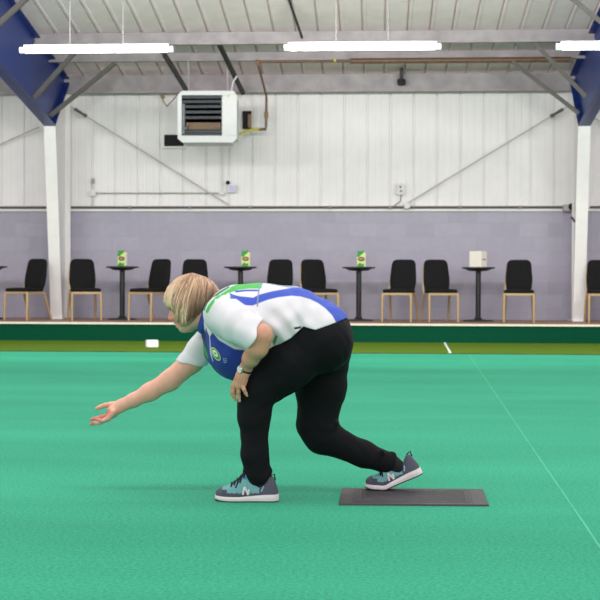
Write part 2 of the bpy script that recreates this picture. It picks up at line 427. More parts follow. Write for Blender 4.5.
MB().box(W(232, 188.6, 21.66), (.14, .05, .14), bev=.012).build('case', M['conduit'], t)
MB().box(W(232, 188.3, 21.63), (.09, .01, .085)).build('screen', M['lilac'], t, 'lilac screen')
MB().tube([W(222, 143, 21.69), W(222, 192, 21.69)], .01, 6).build('cable', M['conduit'], t)
o = MB().lathe([(.03, 0), (.035, .02), (.02, .04)], (0, 0, 0), 12)
R = Matrix.Rotation(PI/2, 3, 'X'); o.v = [R @ v+W(228, 182.7, 21.68) for v in o.v]; o = o.build('sensor_knob', M['dark']); prop(o, 'tiny dark round sensor just above the lilac thermostat', 'sensor')
t = thing('wall_socket', 'white wall socket with two dark holes on the cladding above the right chairs', 'socket', W(400, 189, 21.66))
MB().box(W(400.5, 189, 21.66), (.13, .04, .19), bev=.01).build('face_plate', M['conduit'], t)
MB().box(W(400.5, 187, 21.635), (.025, .01, .03)).build('hole', M['dark'], t, 'dark hole'); MB().box(W(401, 191, 21.635), (.03, .01, .025)).build('hole', M['dark'], t, 'dark hole')
o = MB().tube([W(401, 195, 21.68), W(400.5, 201, 21.68), W(397, 204, 21.68), W(394, 206, 21.68)], .008, 6).build('socket_cable', M['galvd']); prop(o, 'short thin grey cable dangling under the white wall socket', 'cable')
o = MB().lathe([(.0001, 0), (.06, .01), (.05, .05), (.0001, .06)], (0, 0, 0), 12)
o.v = [R @ v+W(407, 206, 21.6) for v in o.v]; o = o.build('rod_anchor', M['conduit']); prop(o, 'small white round anchor at the foot of the right bracing rod', 'anchor')
# flue vent, flue opening, gas pipe and hose
t = thing('wall_vent', 'small dark louvred vent with white frame behind the left bottom of the heater', 'vent', W(174, 140, 21.6))
MB().box(W(173.5, 140.5, 21.68), (.4, .03, .26), bev=.008).build('frame', M['white'], t)
MB().box(W(174, 140.5, 21.66), (.33, .02, .19)).build('opening', M['dark'], t)
for k in range(4): MB().box(W(174, 136.5+2.6*k, 21.645), (.32, .012, .018), Matrix.Rotation(.5, 3, 'X')).build('slat', M['darksteel'], t)
t = thing('flue_opening', 'dark square flue hole with a brown side right of the heater', 'flue', W(247, 120, 21.6))
MB().box(W(247, 120, 21.68), (.15, .02, .3)).build('opening', M['dark'], t)
MB().box(W(249.6, 121, 21.64), (.05, .08, .22), bev=.008).build('side_lining', M['rust'], t, 'brown lining')
t = thing('gas_pipe', 'brown gas pipe running under the purlins and dropping beside the heater', 'pipe', W(262, 90, 20.6))
zz = W(430, 60.5, 20.35).z
P0 = W(257, 62.5, 20.35); P0.z = zz
e1 = W(350, 60.5, 20.35); e1.z = zz; e2 = W(571, 60.5, 20.35); e2.z = zz
MB().tube([P0, e1], .022, 8).build('thin_run', M['pipe'], t); MB().tube([e1, e2], .045, 10).build('thick_run', M['pipe'], t)
MB().tube([P0, W(259, 68, 20.5), W(266, 94, 21.2), W(266.5, 100, 21.3)], .018, 8).build('drop_pipe', M['pipe'], t)
MB().tube([W(266.5, 98, 21.3), W(266, 128, 21.3)], .02, 8).tube([W(266.5, 129, 21.3), W(259, 129.5, 21.3)], .024, 8).build('lower_pipe', M['pipe'], t)
MB().tube([W(266.3, 112, 21.3), W(266.3, 118, 21.3)], .035, 8).build('fitting', M['rust'], t, 'pale brown fitting'); MB().tube([W(257.5, 60.3, 20.33), W(257.5, 64.5, 20.37)], .035, 8).build('fitting', M['rust'], t, 'pale brown fitting')
MB().tube([W(334, 60.3, 20.33), W(336, 60.3, 20.33)], .03, 8).build('tape', M['yellow'], t, 'yellow tape')
o = MB().tube([W(260, 129.3, 21.3), W(253, 129.5, 21.3), W(247, 131, 21.2), W(240, 134, 20.9)], .024, 8).build('gas_hose', M['yellow']); prop(o, 'yellow gas hose from the brown pipe to the right side of the heater', 'hose')
o = MB().tube([W(179, 93, 21), W(174, 99, 21.4), W(167, 106, 21.6), W(163.5, 102, 21.6), W(162, 97, 21.6)], .01, 6).tube([W(161, 97, 21.6), W(164, 96, 21.6)], .03, 8).build('loose_cable', M['rust']); prop(o, 'loose thin cable end dangling on the wall left of the heater', 'cable')
o = MB().tube([W(231, 93, 20.4), W(233, 82, 20.4), W(237, 76, 20.4)], .013, 6).build('power_cable', M['conduit']); prop(o, 'white power cable curving up from the top of the heater', 'cable')
# small screw eye on cladding
# ------------------------------------------------------------------ heater
YH = 20.1
hc = W(206.5, 117, YH); s = YH/F
t = thing('unit_heater', 'large white boxy unit heater hanging high on the cladding', 'heater', (hc.x, YH+.3, hc.z-.41))
wd, ht, dp = 57.5*s, 51*s, .62
def fp(px, py, dy=0.): return W(px, py, YH)+Vector((0, dy, 0))
mb = MB(); mb.box(hc+Vector((.0, dp/2+.02, -.0)), (wd, dp, ht), bev=.07); cas = mb.build('casing', M['heater'], t)
# front frame: four bars around the grille and the control panel
mb = MB()
def fbar(x0, y0, x1, y1, th=.04, b=.008):
    a, c = fp(x0, y0), fp(x1, y1); mb.box(((a.x+c.x)/2, YH, (a.z+c.z)/2), (abs(c.x-a.x), th, abs(a.z-c.z)), bev=b)
mb.prism([fp(182, 91, -.02), fp(233.5, 91, -.02), fp(237, 95.2, -.02), fp(177.8, 95.2, -.02)], (0, .04, 0))
mb.prism([fp(177.8, 135.8, -.02), fp(237, 135.8, -.02), fp(237, 138.6, -.02), fp(233, 142.6, -.02), fp(182.5, 142.6, -.02), fp(177.8, 138.6, -.02)], (0, .04, 0))
mb.prism([fp(177.8, 95.2, -.02), fp(181.8, 95.2, -.02), fp(181.8, 135.8, -.02), fp(177.8, 135.8, -.02)], (0, .04, 0))

mb.build('front_frame', M['heater'], t)
mb = MB(); fbar(222, 95.3, 237, 135.7, .044); pan = mb.build('control_panel', M['heater'], t)
MB().box(fp(228.5, 96.3, -.03), (.03, .02, .03), bev=.004).build('indicator', M['yellow'], pan, 'small yellow indicator')
mb = MB()
for k in range(6): mb.box(fp(229, 100+2.1*k, -.027), (.035, .006, .018))
mb.build('lettering', M['conduit'], pan)
mb = MB(); mb.box(fp(202, 115.5, .03), (41*s, .02, 42*s)); mb.build('cavity', M['dark'], t)
mb = MB()
for py in (97, 101.5, 106.5, 112, 117.5, 131.5, 134.5): MB().box(fp(202, py, .0), (39.5*s, .05, .016), Matrix.Rotation(.75, 3, 'X')).build('louvre', M['slat'], t)
mb = MB()
for k in range(17): mb.box(fp(187.5+2*k, 126, .008), (.015, .02, 7*s))
mb.build('fin_coil', M['coil'], t, 'copper coloured fins')
mb = MB().tube([fp(183.5, 104, .0), fp(183.5, 134, .0)], .03, 8).tube([fp(183.5, 128.5, -.01), fp(188, 128.5, -.01)], .03, 8)
mb.build('side_rail', M['slat'], t)
for py in (97.5, 104.5, 111.5, 118.5, 125.5, 132): MB().box(fp(221.8, py, -.02), (.02, .03, .03)).build('louvre_pin', M['slat'], t)
for px in (189, 228): MB().bar(W(px, 92, YH+.35), W(px-1, 57, YH+.35), .02).build('hanger', M['galv'], t)

# ------------------------------------------------------------------ tube lamps
def lamp(x0, x1, py0, py1, label):
    Y = 15.3
    a, b = W(x0, py0, Y), W(x1, py1, Y); z = (a.z+b.z)/2; a.z = b.z = z
    t = thing('tube_lamp', label, 'lamp', ((a.x+b.x)/2, Y, z), 'tube lamps hanging in a row')
    MB().tube([a+Vector((.06, 0, 0)), b-Vector((.06, 0, 0))], .036, 14).build('diffuser', M['tube'], t)
    for p, q in ((a, a+Vector((.07, 0, 0))), (b, b-Vector((.07, 0, 0)))): MB().tube([p, q], .04, 14).build('end_cap', M['cap'], t)
    MB().box(((a.x+b.x)/2, Y, z+.045), (b.x-a.x-.1, .05, .03)).build('housing', M['cap'], t)
    return t, a, b
for x0, x1, p0, p1, lab, ws in ((20, 173, 50, 49.5, 'glowing white tube lamp crossing the left blue rafter', (70, 123)),
                                (284, 441, 47.5, 46.8, 'glowing white tube lamp hanging at the centre of the ceiling', (336, 388)),
                                (556, 715, 46.6, 46, 'glowing white tube lamp crossing the right blue rafter', (604, 700))):
    t, a, b = lamp(x0, x1, p0, p1, lab)
    for wx in ws:
        x = W(wx, 45, 15.3).x
        MB().tube([(x, 15.3, a.z+.05), (x, 15.3, ROOF(15.3)-.01)], .006, 6).build('wire', M['wire'], t)

# ================================================================== FURNITURE ON THE PLATFORM
def rounded_poly(pts, r, n=6):
    """2D polygon with rounded corners"""
    out = []; m = len(pts)
    for i in range(m):
        p = Vector(pts[i]); a = (Vector(pts[i-1])-p); b = (Vector(pts[(i+1) % m])-p)
        rr = r[i] if isinstance(r, (list, tuple)) else r
        a, b = a.normalized()*rr, b.normalized()*rr
        for k in range(n+1):
            u = k/n; out.append((p+a)*(1-u)**2+p*2*u*(1-u)+(p+b)*u*u)
    return out
def pad(outline, T, th, bev=.012):
    """cushion: outline mapped by T(u,v,w) with rounded rim"""
    m = MB(); n = len(outline); rings = []
    c = sum((Vector(p) for p in outline), Vector((0, 0)))/n
    for sc_, w in ((1-bev*2/.25, -th/2), (1, -th/2+bev), (1, th/2-bev), (1-bev*2/.25, th/2), (.6, th/2+.008)):
        rings.append([T(*(c+(Vector(p)-c)*sc_), w) for p in outline])
    vs = [v for r in rings for v in r]; fs = []
    for i in range(len(rings)-1):
        for k in range(n): fs.append([i*n+k, i*n+(k+1) % n, (i+1)*n+(k+1) % n, (i+1)*n+k])
    fs.append(list(range(n))[::-1]); fs.append([4*n+k for k in range(n)])
    m.add(vs, fs, True); return m
def make_chair():
    t = thing('banquet_chair', 'chair', 'chair', (0, 0, 0), 'black banquet chairs along the lilac wall')
    # seat cushion: 0.47 wide, 0.46 deep
    so = rounded_poly([(-.235, -.25), (.235, -.25), (.205, .2), (-.205, .2)], [.06, .06, .05, .05])
    pad(so, lambda u, v, w: Vector((u, v, .475+w)), .06).build('seat', M['black'], t)
    lean = lambda z: .2+(z-.5)*.2
    bo = rounded_poly([(-.2, .5), (.2, .5), (.195, .975), (-.195, .975)], [.05, .05, .1, .1])
    bo = rounded_poly([(-.185, .48), (.185, .48), (.215, .62), (.185, .978), (-.185, .978), (-.215, .62)], [.03, .03, .1, .09, .09, .1])
    pad(bo, lambda u, v, w: Vector((u, lean(v)-w, v)), .05).build('backrest', M['black'], t)
    m = MB(); r = .0125
    m.box((0, -.235, .432), (.45, .022, .035), bev=.004); m.box((0, .2, .432), (.4, .022, .03), bev=.004)
    for s_ in (-1, 1): m.bar((s_*.222, -.235, .432), (s_*.2, .2, .432), .022, .034)
    m.build('seat_frame', M['gold'], t)
    for s_ in (-1, 1):
        MB().tube([(s_*.222, -.235, .44), (s_*.226, -.24, .36), (s_*.228, -.25, 0)], [.024, .022, .017], 8).build('leg', M['gold'], t)
        MB().tube([(s_*.205, .19, .44), (s_*.212, .25, .28), (s_*.222, .36, 0)], [.021, .02, .016], 8).build('leg', M['gold'], t)
    for s_ in (-1, 1):
        MB().tube([(s_*.21, .19, .43), (s_*.222, .2, .5), (s_*.212, lean(.62)+.03, .62), (s_*.186, lean(.9)+.036, .88), (s_*.155, lean(.985)+.036, .95)], .011, 8).build('back_frame', M['gold'], t)
        return t
YCH = 20.62
proto = None
chairs = [(26, -40, 'black banquet chair turned sideways left of the white left column'),
          (84.5, 8, 'black banquet chair just right of the white left column'),
          (150, -40, 'black banquet chair turned sideways, first one left of the woman'),
          (195, 0, 'black banquet chair mostly hidden behind the woman\'s head'),
          (277, -12, 'black banquet chair behind the woman\'s back, the left one of two'),
          (319, 22, 'black banquet chair behind the woman\'s back, the right one of two'),
          (400, -12, 'black banquet chair right of the carton table beyond the woman\'s hips'),
          (440, 14, 'black banquet chair just left of the table with the cream box'),
          (519, 0, 'black banquet chair between the cream box table and the right column'),
          (602, 8, 'black banquet chair cut by the right picture edge beyond the right column')]
for i, (px, psi, lab) in enumerate(chairs):
    rz = math.radians(psi)+math.atan((377-px)/F)
    x = xat(px, YCH-.17)
    if proto is None:
        proto = make_chair(); c = proto
    else: c = copy_thing(proto, (0, 0, 0))
    c.location = (x, YCH-.17, PZ); c.rotation_euler = (0, 0, rz); c['label'] = lab

def make_table():
    t = thing('bistro_table', 'table', 'table', (0, 0, 0), 'small black pedestal tables along the wall')
    hh = zat(266.8, YCH+.2)-PZ
    MB().lathe([(.24, hh-.026), (.265, hh-.018), (.265, hh-.004), (.26, hh)], n=40).build('table_top', M['tblack'], t)
    MB().lathe([(.06, hh-.066), (.15, hh-.058), (.215, hh-.026)], n=32).build('support', M['tblack'], t)
    MB().lathe([(.042, .03), (.042, hh-.06)], n=20).build('column', M['tblack'], t)
    MB().lathe([(.24, 0), (.24, .012), (.2, .02), (.07, .03), (.05, .06)], n=36).build('base', M['tblack'], t)
    return t, hh
tp, TH = make_table()
tabs = [(-9, 'small black pedestal table cut by the left picture edge'), (122.3, 'small black pedestal table right of the white left column, carton on it'), (240.5, 'small black pedestal table above the woman\'s shoulder, carton on it'), (358.8, 'small black pedestal table beyond the woman\'s hips, carton on it'), (478.3, 'small black pedestal table with the cream box on it')]
for i, (px, lab) in enumerate(tabs):
    c = tp if i == 0 else copy_thing(tp, (0, 0, 0))
    c.location = (xat(px, YCH+.2), YCH+.2, PZ); c['label'] = lab

# cartons: a tall card box with a ragged leafy top, oval brown badge
def make_carton():
    t = thing('snack_carton', 'carton', 'carton', (0, 0, 0), 'green and yellow cartons on the tables')
    MB().box((0, 0, .115), (.13, .08, .23), bev=.006).build('box', M['lime'], t)
    m = MB()
    m.prism([(-.066, -.0425, .165), (-.03, -.0425, .155), (-.005, -.0425, .19), (.03, -.0425, .21), (.05, -.0425, .262), (-.02, -.0425, .25), (-.055, -.0425, .262)], (0, .02, 0))
    m.prism([(-.065, -.0425, .004), (.05, -.0425, .004), (.045, -.0425, .06), (.01, -.0425, .045), (-.02, -.0425, .07), (-.05, -.0425, .04)], (0, .002, 0))
    m.build('leaf_print', M['leaf'], t, 'green leaf print')
    m = MB(); m.prism([(.056*math.cos(a)+.005, -.0435, .125+.036*math.sin(a)) for a in [2*PI*k/24 for k in range(24)]], (0, .004, 0))
    bd = m.build('badge', M['brown'], t, 'brown oval badge')
    MB().prism([(-.026, -.045, .122), (.03, -.045, .122), (.032, -.045, .129), (-.022, -.045, .129)], (0, .003, 0)).build('badge_mark', M['pale'], bd)
    MB().box((.0665, 0, .12), (.004, .07, .22)).build('side_panel', M['pale'], t)
    return t
cp = make_carton()
for i, (px, rz, lab) in enumerate(((122.3, -12, 'green and yellow carton on the table right of the left column'), (245.8, -6, 'green and yellow carton on the table above the woman\'s shoulder'), (361.2, -6, 'green and yellow carton on the table beyond the woman\'s hips'))):
    c = cp if i == 0 else copy_thing(cp, (0, 0, 0))
    c.location = (xat(px, YCH+.2), YCH+.2, PZ+TH); c.rotation_euler = (0, 0, math.radians(rz)); c['label'] = lab
t = thing('cream_box', 'square cream box with a brown slot on the table near the right column', 'box', (xat(478, YCH+.2), YCH+.2, PZ+TH))
bl = ORG[t.name]; Rb = Matrix.Rotation(math.radians(-38), 3, 'Z')
MB().box(bl+Vector((0, 0, .1255)), (.222, .165, .25), Rb, bev=.004).build('carcass', M['cream'], t)
# rotated front faces: slot on the right-hand visible face
q = Rb @ Vector((.113, 0, 0)); MB().box(bl+q+Vector((0, 0, .122)), (.004, .1, .018), Rb).build('slot', M['slot'], t, 'brown slot')
q = Rb @ Vector((0, 0, 0)); MB().box(bl+Vector((0, 0, .25)), (.2, .15, .008), Rb, bev=.003).build('lid', M['cream'], t)

# ================================================================== ON THE GREEN
p = G(152, 347.5); rot = Matrix.Rotation(math.radians(28), 3, 'Z')
t = thing('marker_block', 'small white rectangular marker block lying on the olive strip', 'block', (p.x, p.y, 0))
MB().box((p.x, p.y, .052), (.155, .09, .1), rot, bev=.008).build('block', M['foam'], t)
def strip(a, b, w, z, name, m, label):
    a, b = Vector(a), Vector(b); d = (b-a).normalized(); n = Vector((-d.y, d.x, 0))*w/2
    N = 40; vs = []
    for i in range(N+1):
        p = a.lerp(b, i/N); vs += [p-n*random.uniform(.7, 1.1), p+n*random.uniform(.7, 1.1)]
    vs = [Vector((v.x, v.y, z)) for v in vs]
    o = MB().add(vs, [[2*i, 2*i+1, 2*i+3, 2*i+2] for i in range(N)]).build(name, m); return prop(o, label, 'line')
strip(G(469, 355), G(606, 556), .009, .0012, 'rink_line', M['rinkline'], 'faint chalk rink line running away over the green carpet on the right')
strip(G(444.5, 342.5), G(450.5, 353), .032, .001, 'boundary_mark', M['mark'], 'short white mark on the olive strip right of centre')
# mat
q = [G(338.5, 505.5), G(489.2, 506.5), G(483.5, 490.5), G(341.8, 489.3)]
mx = thing('bowls_mat', 'dark grey ribbed rubber mat lying on the green under the back foot', 'mat', ((q[0]+q[1]+q[2]+q[3])/4))
def mq(u, v, z): 
    a = q[0].lerp(q[1], u); b = q[3].lerp(q[2], u); r = a.lerp(b, v); r.z = z; return r
def slab(u0, v0, u1, v1, z0, z1, m):
    e = .004
    vs = [mq(u0, v0, z0), mq(u1, v0, z0), mq(u1, v1, z0), mq(u0, v1, z0), mq(u0+e, v0+e*2, z1), mq(u1-e, v0+e*2, z1), mq(u1-e, v1-e*2, z1), mq(u0+e, v1-e*2, z1)]
    m.add(vs, [[3, 2, 1, 0], [4, 5, 6, 7], [0, 1, 5, 4], [1, 2, 6, 5], [2, 3, 7, 6], [3, 0, 4, 7]])
m = MB(); slab(0, 0, 1, 1, 0.0006, .007, m); base = m.build('mat_base', M['rubber'], mx)
m = MB()
for (u0, v0, u1, v1) in ((.105, .10, .11, .9), (.125, .16, .129, .84), (.87, .10, .875, .9), (.89, .06, .894, .94), (.105, .10, .875, .125), (.105, .875, .875, .9), (.09, .05, .094, .95)):
    slab(u0, v0, u1, v1, .0066, .0082, m)
m.build('border_groove', M['rubberd'], mx, 'dark border lines')
m = MB()
for k in range(16):
    v = .17+.042*k; slab(.14, v, .86, v+.022, .0068, .0085, m)
m.build('ribbing', M['rubber'], mx)

# ================================================================== PERSON (signed distance fields -> meshes)
class Fld:
    def __init__(s, lo, hi, h):
        s.lo = np.array(lo, np.float32); s.h = h
        n = np.ceil((np.array(hi)-np.array(lo))/h).astype(int)+1
        s.x = (s.lo[0]+h*np.arange(n[0])).astype(np.float32); s.y = (s.lo[1]+h*np.arange(n[1])).astype(np.float32); s.z = (s.lo[2]+h*np.arange(n[2])).astype(np.float32)
        s.d = np.full(tuple(n), .2, np.float32)
    def sl(s, lo, hi):
        r = []
        for ax, i in ((s.x, 0), (s.y, 1), (s.z, 2)):
            a = int(np.clip(math.floor((lo[i]-s.lo[i])/s.h), 0, len(ax)-1)); b = int(np.clip(math.ceil((hi[i]-s.lo[i])/s.h)+1, a+1, len(ax))); r.append(slice(a, b))
        return tuple(r)
    def put(s, lo, hi, fn, k, op='add'):
        e = k+4*s.h; q = s.sl([v-e for v in lo], [v+e for v in hi])
        X = s.x[q[0]][:, None, None]; Y = s.y[q[1]][None, :, None]; Z = s.z[q[2]][None, None, :]
        b = fn(X, Y, Z).astype(np.float32); a = s.d[q]
        if op == 'add':
            if k > 0:
                hh = np.maximum(k-np.abs(a-b), 0)/k; s.d[q] = np.minimum(a, b)-hh*hh*k*.25
            else: s.d[q] = np.minimum(a, b)
        else:
            b = -b
            if k > 0:
                hh = np.maximum(k-np.abs(a-b), 0)/k; s.d[q] = np.maximum(a, b)+hh*hh*k*.25
            else: s.d[q] = np.maximum(a, b)
    def cone(s, a, b, ra, rb, k=.02, ky=1., planes=(), op='add'):
        """tapered capsule; ky<1 widens it along depth; planes: (point, normal) keep the side n.(p-pt)<0"""
        a = np.array(a, float); b = np.array(b, float); R = max(ra, rb)
        def fn(X, Y, Z):
            px, py, pz = X-a[0], (Y-a[1])*ky, Z-a[2]; ba = (b-a)*np.array([1, ky, 1]); L = ba.dot(ba)+1e-12
            t = np.clip((px*ba[0]+py*ba[1]+pz*ba[2])/L, 0, 1)
            d = np.sqrt((px-t*ba[0])**2+(py-t*ba[1])**2+(pz-t*ba[2])**2)-(ra+(rb-ra)*t)
            for pt, nn in planes:
                d = np.maximum(d, (X-pt[0])*nn[0]+(Y-pt[1])*nn[1]+(Z-pt[2])*nn[2])
            return d
        m = np.array([R, R/ky, R]); s.put(np.minimum(a, b)-m, np.maximum(a, b)+m, fn, k, op)
    def ell(s, c, r, ang=0., k=.02, op='add'):
        """ellipsoid with radii (r0 along tilted x, r1 depth, r2 along tilted z), rotated by ang in the XZ plane"""
        c = np.array(c, float); ca, sa = math.cos(ang), math.sin(ang); R = max(r[0], r[2])
        def fn(X, Y, Z):
            x, y, z = X-c[0], Y-c[1], Z-c[2]
            u = x*ca+z*sa; w = -x*sa+z*ca
            k0 = np.sqrt((u/r[0])**2+(y/r[1])**2+(w/r[2])**2); k1 = np.sqrt((u/r[0]**2)**2+(y/r[1]**2)**2+(w/r[2]**2)**2)+1e-9
            return k0*(k0-1)/k1
        s.put(c-np.array([R, r[1], R]), c+np.array([R, r[1], R]), fn, k, op)
    def chain(s, js, k=.02, ky=1., shrink=0., planes=(), op='add'):
        for (a, ra), (b, rb) in zip(js[:-1], js[1:]): s.cone(a, b, ra-shrink, rb-shrink, k, ky, planes, op)
    def clipxz(s, poly):
        P = np.stack(np.meshgrid(s.x, s.z, indexing='ij'), -1).reshape(-1, 2)
        sd = polysd(P, poly).reshape(len(s.x), len(s.z)).astype(np.float32)
        s.d = np.maximum(s.d, sd[:, None, :])
    def mesh(s, name, smooth=2):
        d = s.d; I = d < 0
        c = np.zeros(tuple(n-1 for n in d.shape), np.int8)
        off = [(i, j, k) for i in (0, 1) for j in (0, 1) for k in (0, 1)]
        def sh(A, o): return A[o[0]:A.shape[0]-1+o[0], o[1]:A.shape[1]-1+o[1], o[2]:A.shape[2]-1+o[2]]
        for o in off: c += sh(I, o)
        act = (c > 0) & (c < 8); ii = np.argwhere(act); N = len(ii)
        idx = np.full(c.shape, -1, np.int32); idx[act] = np.arange(N)
        V = np.stack([d[ii[:, 0]+o[0], ii[:, 1]+o[1], ii[:, 2]+o[2]] for o in off], 1)
        pos = np.zeros((N, 3)); cnt = np.zeros(N); O = np.array(off, float)
        for a in range(8):
            for b in range(a+1, 8):
                if np.abs(O[a]-O[b]).sum() != 1: continue
                va, vb = V[:, a], V[:, b]; m = (va < 0) != (vb < 0)
                t = np.where(m, va/np.where(m, va-vb, 1), 0)
                pos += m[:, None]*(O[a]+(O[b]-O[a])*t[:, None]); cnt += m
        pos = (pos/cnt[:, None]+ii)*s.h+s.lo
        faces = []
        for ax in range(3):
            A = I.take(range(I.shape[ax]-1), ax); B = I.take(range(1, I.shape[ax]), ax)
            e = np.argwhere(A != B); e = e[np.all([(e[:, j] >= 1) & (e[:, j] < d.shape[j]-1) for j in range(3) if j != ax], 0)]
            u, v = [(1, 2), (2, 0), (0, 1)][ax]
            def cell(du, dv):
                q = e.copy(); q[:, u] -= du; q[:, v] -= dv; return idx[q[:, 0], q[:, 1], q[:, 2]]
            f = np.stack([cell(1, 1), cell(0, 1), cell(0, 0), cell(1, 0)], 1)
            ins = I[e[:, 0], e[:, 1], e[:, 2]]
            f[~ins] = f[~ins][:, ::-1]; faces.append(f)
        Fc = np.concatenate(faces); Fc = Fc[(Fc >= 0).all(1)]
        E = np.concatenate([Fc[:, [0, 1]], Fc[:, [1, 2]], Fc[:, [2, 3]], Fc[:, [3, 0]]])
        for it in range(smooth):
            acc = np.zeros((N, 3)); ct = np.bincount(E[:, 0], minlength=N)+np.bincount(E[:, 1], minlength=N)
            for j in range(3): acc[:, j] = np.bincount(E[:, 0], pos[E[:, 1], j], N)+np.bincount(E[:, 1], pos[E[:, 0], j], N)
            lam = .5 if it % 2 == 0 else -.45
            pos = pos+lam*(acc/np.maximum(ct, 1)[:, None]-pos)
        me = bpy.data.meshes.new(name); me.vertices.add(N); me.vertices.foreach_set('co', pos.astype(np.float32).ravel())
        me.loops.add(len(Fc)*4); me.loops.foreach_set('vertex_index', Fc.astype(np.int32).ravel())
        me.polygons.add(len(Fc)); me.polygons.foreach_set('loop_start', np.arange(0, len(Fc)*4, 4, dtype=np.int32))
        me.update(calc_edges=True); me.validate()
        return me, pos
def polysd(P, poly):
    """signed distance to a 2D polygon, negative inside"""
    poly = np.array(poly, float); n = len(poly); d = np.full(len(P), 1e9); ins = np.zeros(len(P), bool)
    for i in range(n):
        a, b = poly[i], poly[(i+1) % n]; e = b-a; w = P-a
        t = np.clip((w@e)/(e@e+1e-12), 0, 1); q = w-t[:, None]*e; d = np.minimum(d, (q*q).sum(1))
        c = ((a[1] <= P[:, 1]) != (b[1] <= P[:, 1])) & (P[:, 0] < (b[0]-a[0])*(P[:, 1]-a[1])/((b[1]-a[1]) or 1e-12)+a[0]); ins ^= c
    d = np.sqrt(d); return np.where(ins, -d, d)
def ppoly(pts, Y): return [(lambda w: (w.x, w.z))(W(x, y, Y)) for x, y in pts]
def J(px, py, Y, r): return (tuple(W(px, py, Y)), r*Y/F)
def setcol(me, cols):
    a = me.color_attributes.new('Col', 'FLOAT_COLOR', 'POINT')
    c = np.ones((len(cols), 4), np.float32); c[:, :3] = cols; a.data.foreach_set('color', c.ravel())
def paint(cols, P, poly, rgb, soft=.0025, mask=None):
    w = np.clip(.5-polysd(P, poly)/(2*soft), 0, 1)
    if mask is not None: w = w*mask
    return cols*(1-w[:, None])+np.array(lin(rgb))*w[:, None]
def toorigin(me, parent):
    o = ORG[parent.name]; me.transform(Matrix.Translation(-o))

DC, DN, DF = 5.335, 5.195, 5.465       # depths: middle of body, near (left) leg, far (right) leg
base = Vector((W(300, 400, DC).x, DC, 0))
person = thing('person', 'woman bending forward in white and blue polo shirt and black trousers, right arm outstretched', 'person', base)

# joints --------------------------------------------------------------
torso = [J(232, 314, DC, 24), J(242, 321.5, DC, 35.5), J(263, 323, DC, 38), J(290, 326, DC, 37.5), J(316, 337, DC, 36)]
belly = [J(240, 321, DC, 34), J(241.5, 345.5, DC, 33.5), J(262, 338, DC, 34)]
nleg = [J(314, 342, 5.25, 30), J(286, 363, DN+.02, 27), J(257, 390, DN, 19), J(254, 415, DN, 15.5), J(254.8, 455, DN, 12.6), J(258, 474, DN, 12.8)]
fleg = [J(321, 344, DF-.01, 31), J(321, 387, DF, 24.5), J(317, 424, DF, 19.5), J(322, 436, DF, 17), J(363, 454, DF, 12.3), J(386, 462, DF, 11)]
NS, NE = 5.14, 5.01
narm = [J(226, 316, NS+.02, 13.5), J(246, 329.5, 5.083, 13.8), J(260, 336, NE+.02, 12.2), J(257, 347.5, NE+.02, 10.6), J(251, 358, 5.06, 8), J(245.3, 369, 5.105, 5.9)]
farm = [J(213, 335, 5.50, 11.5), J(192, 361, 5.50, 11.5), J(170, 380.5, 5.48, 10), J(150, 392, 5.465, 8.8), J(133, 400.5, 5.45, 6.6), J(122, 405.3, 5.445, 5.7)]

# ---- body (skin) : one continuous mesh
hb = .0033
B = Fld((W(84, 0, 5.45).x, 4.9, -.0+.02), (W(412, 0, 5.45).x, 5.66, W(200, 264, DC).z), hb)
B.chain(torso, .03, .74, .022); B.chain(belly, .03, .74, .022)
B.chain(nleg, .03, 1, .02); B.chain(fleg, .03, 1, .02)
B.cone(W(314, 338, 5.27), W(316, 338, 5.42), .1, .1, .03)
# feet inside the shoes
B.cone(W(258, 478, DN), W(264, 492, DN), .028, .026, .02); B.cone(W(262, 492, DN), W(226, 495, DN), .026, .018, .02)
B.cone(W(386, 464, 5.475), W(404, 470, 5.475), .026, .022, .02); B.cone(W(404, 472, 5.475), W(376, 487, 5.475), .022, .014, .02)
B.chain(narm, .02); B.chain(farm, .02)
# head
HY = DC+.012; u_ = HY/F
ha = math.atan2(.42, .91)      # head pitch: faces left and down
def hp(px, py, dep=0.): 
    w = W(px, py, HY); w.y += dep*u_; return tuple(w)
fa = ha
B.ell(hp(191, 300), (23.3*u_, 18.6*u_, 22.5*u_), 0, .02)
B.ell(hp(184, 313), (11.6*u_, 15.2*u_, 20.5*u_), fa, .02)
B.cone(hp(190, 316), hp(184.2, 326.5), 11.5*u_, 5.4*u_, .015, .8)
B.cone(hp(200, 318, -9), hp(186.5, 325.5, -4), 7*u_, 5.5*u_, .015); B.cone(hp(200, 318, 9), hp(186.5, 325.5, 4), 7*u_, 5.5*u_, .015)
B.cone(hp(182.8, 328.4), hp(182.8, 328.4), 3.9*u_, 3.9*u_, .01, .7)
for sg in (-1, 1):
    B.cone(hp(173.4, 306.5, sg*3), hp(176, 306.3, sg*9), 2.4*u_, 2.6*u_, .008)       # brow
    B.ell(hp(179.5, 316.5, sg*9), (6*u_, 5*u_, 5*u_), 0, .012)                       # cheek
    B.ell(hp(172.2, 310.2, sg*6.2), (2.4*u_, 3.2*u_, 2.2*u_), fa, .006, op='sub')    # socket
    B.ell(hp(174.8, 310.6, sg*6.4), (3.1*u_, 3.0*u_, 2.9*u_), 0, .003)               # eyelid ball
    B.ell(hp(171.9, 318.9, sg*2.3), (2.1*u_, 1.6*u_, 1.6*u_), fa, .005)              # nostril wing
    B.ell(hp(195.5, 311.5, sg*17.2), (4*u_, 2*u_, 6.5*u_), fa, .006)                 # ear
B.cone(hp(172.2, 309.5), hp(170.2, 317.2), 1.7*u_, 2.3*u_, .008)
B.ell(hp(170.2, 317.5), (2.4*u_, 2.5*u_, 2.2*u_), fa, .005)
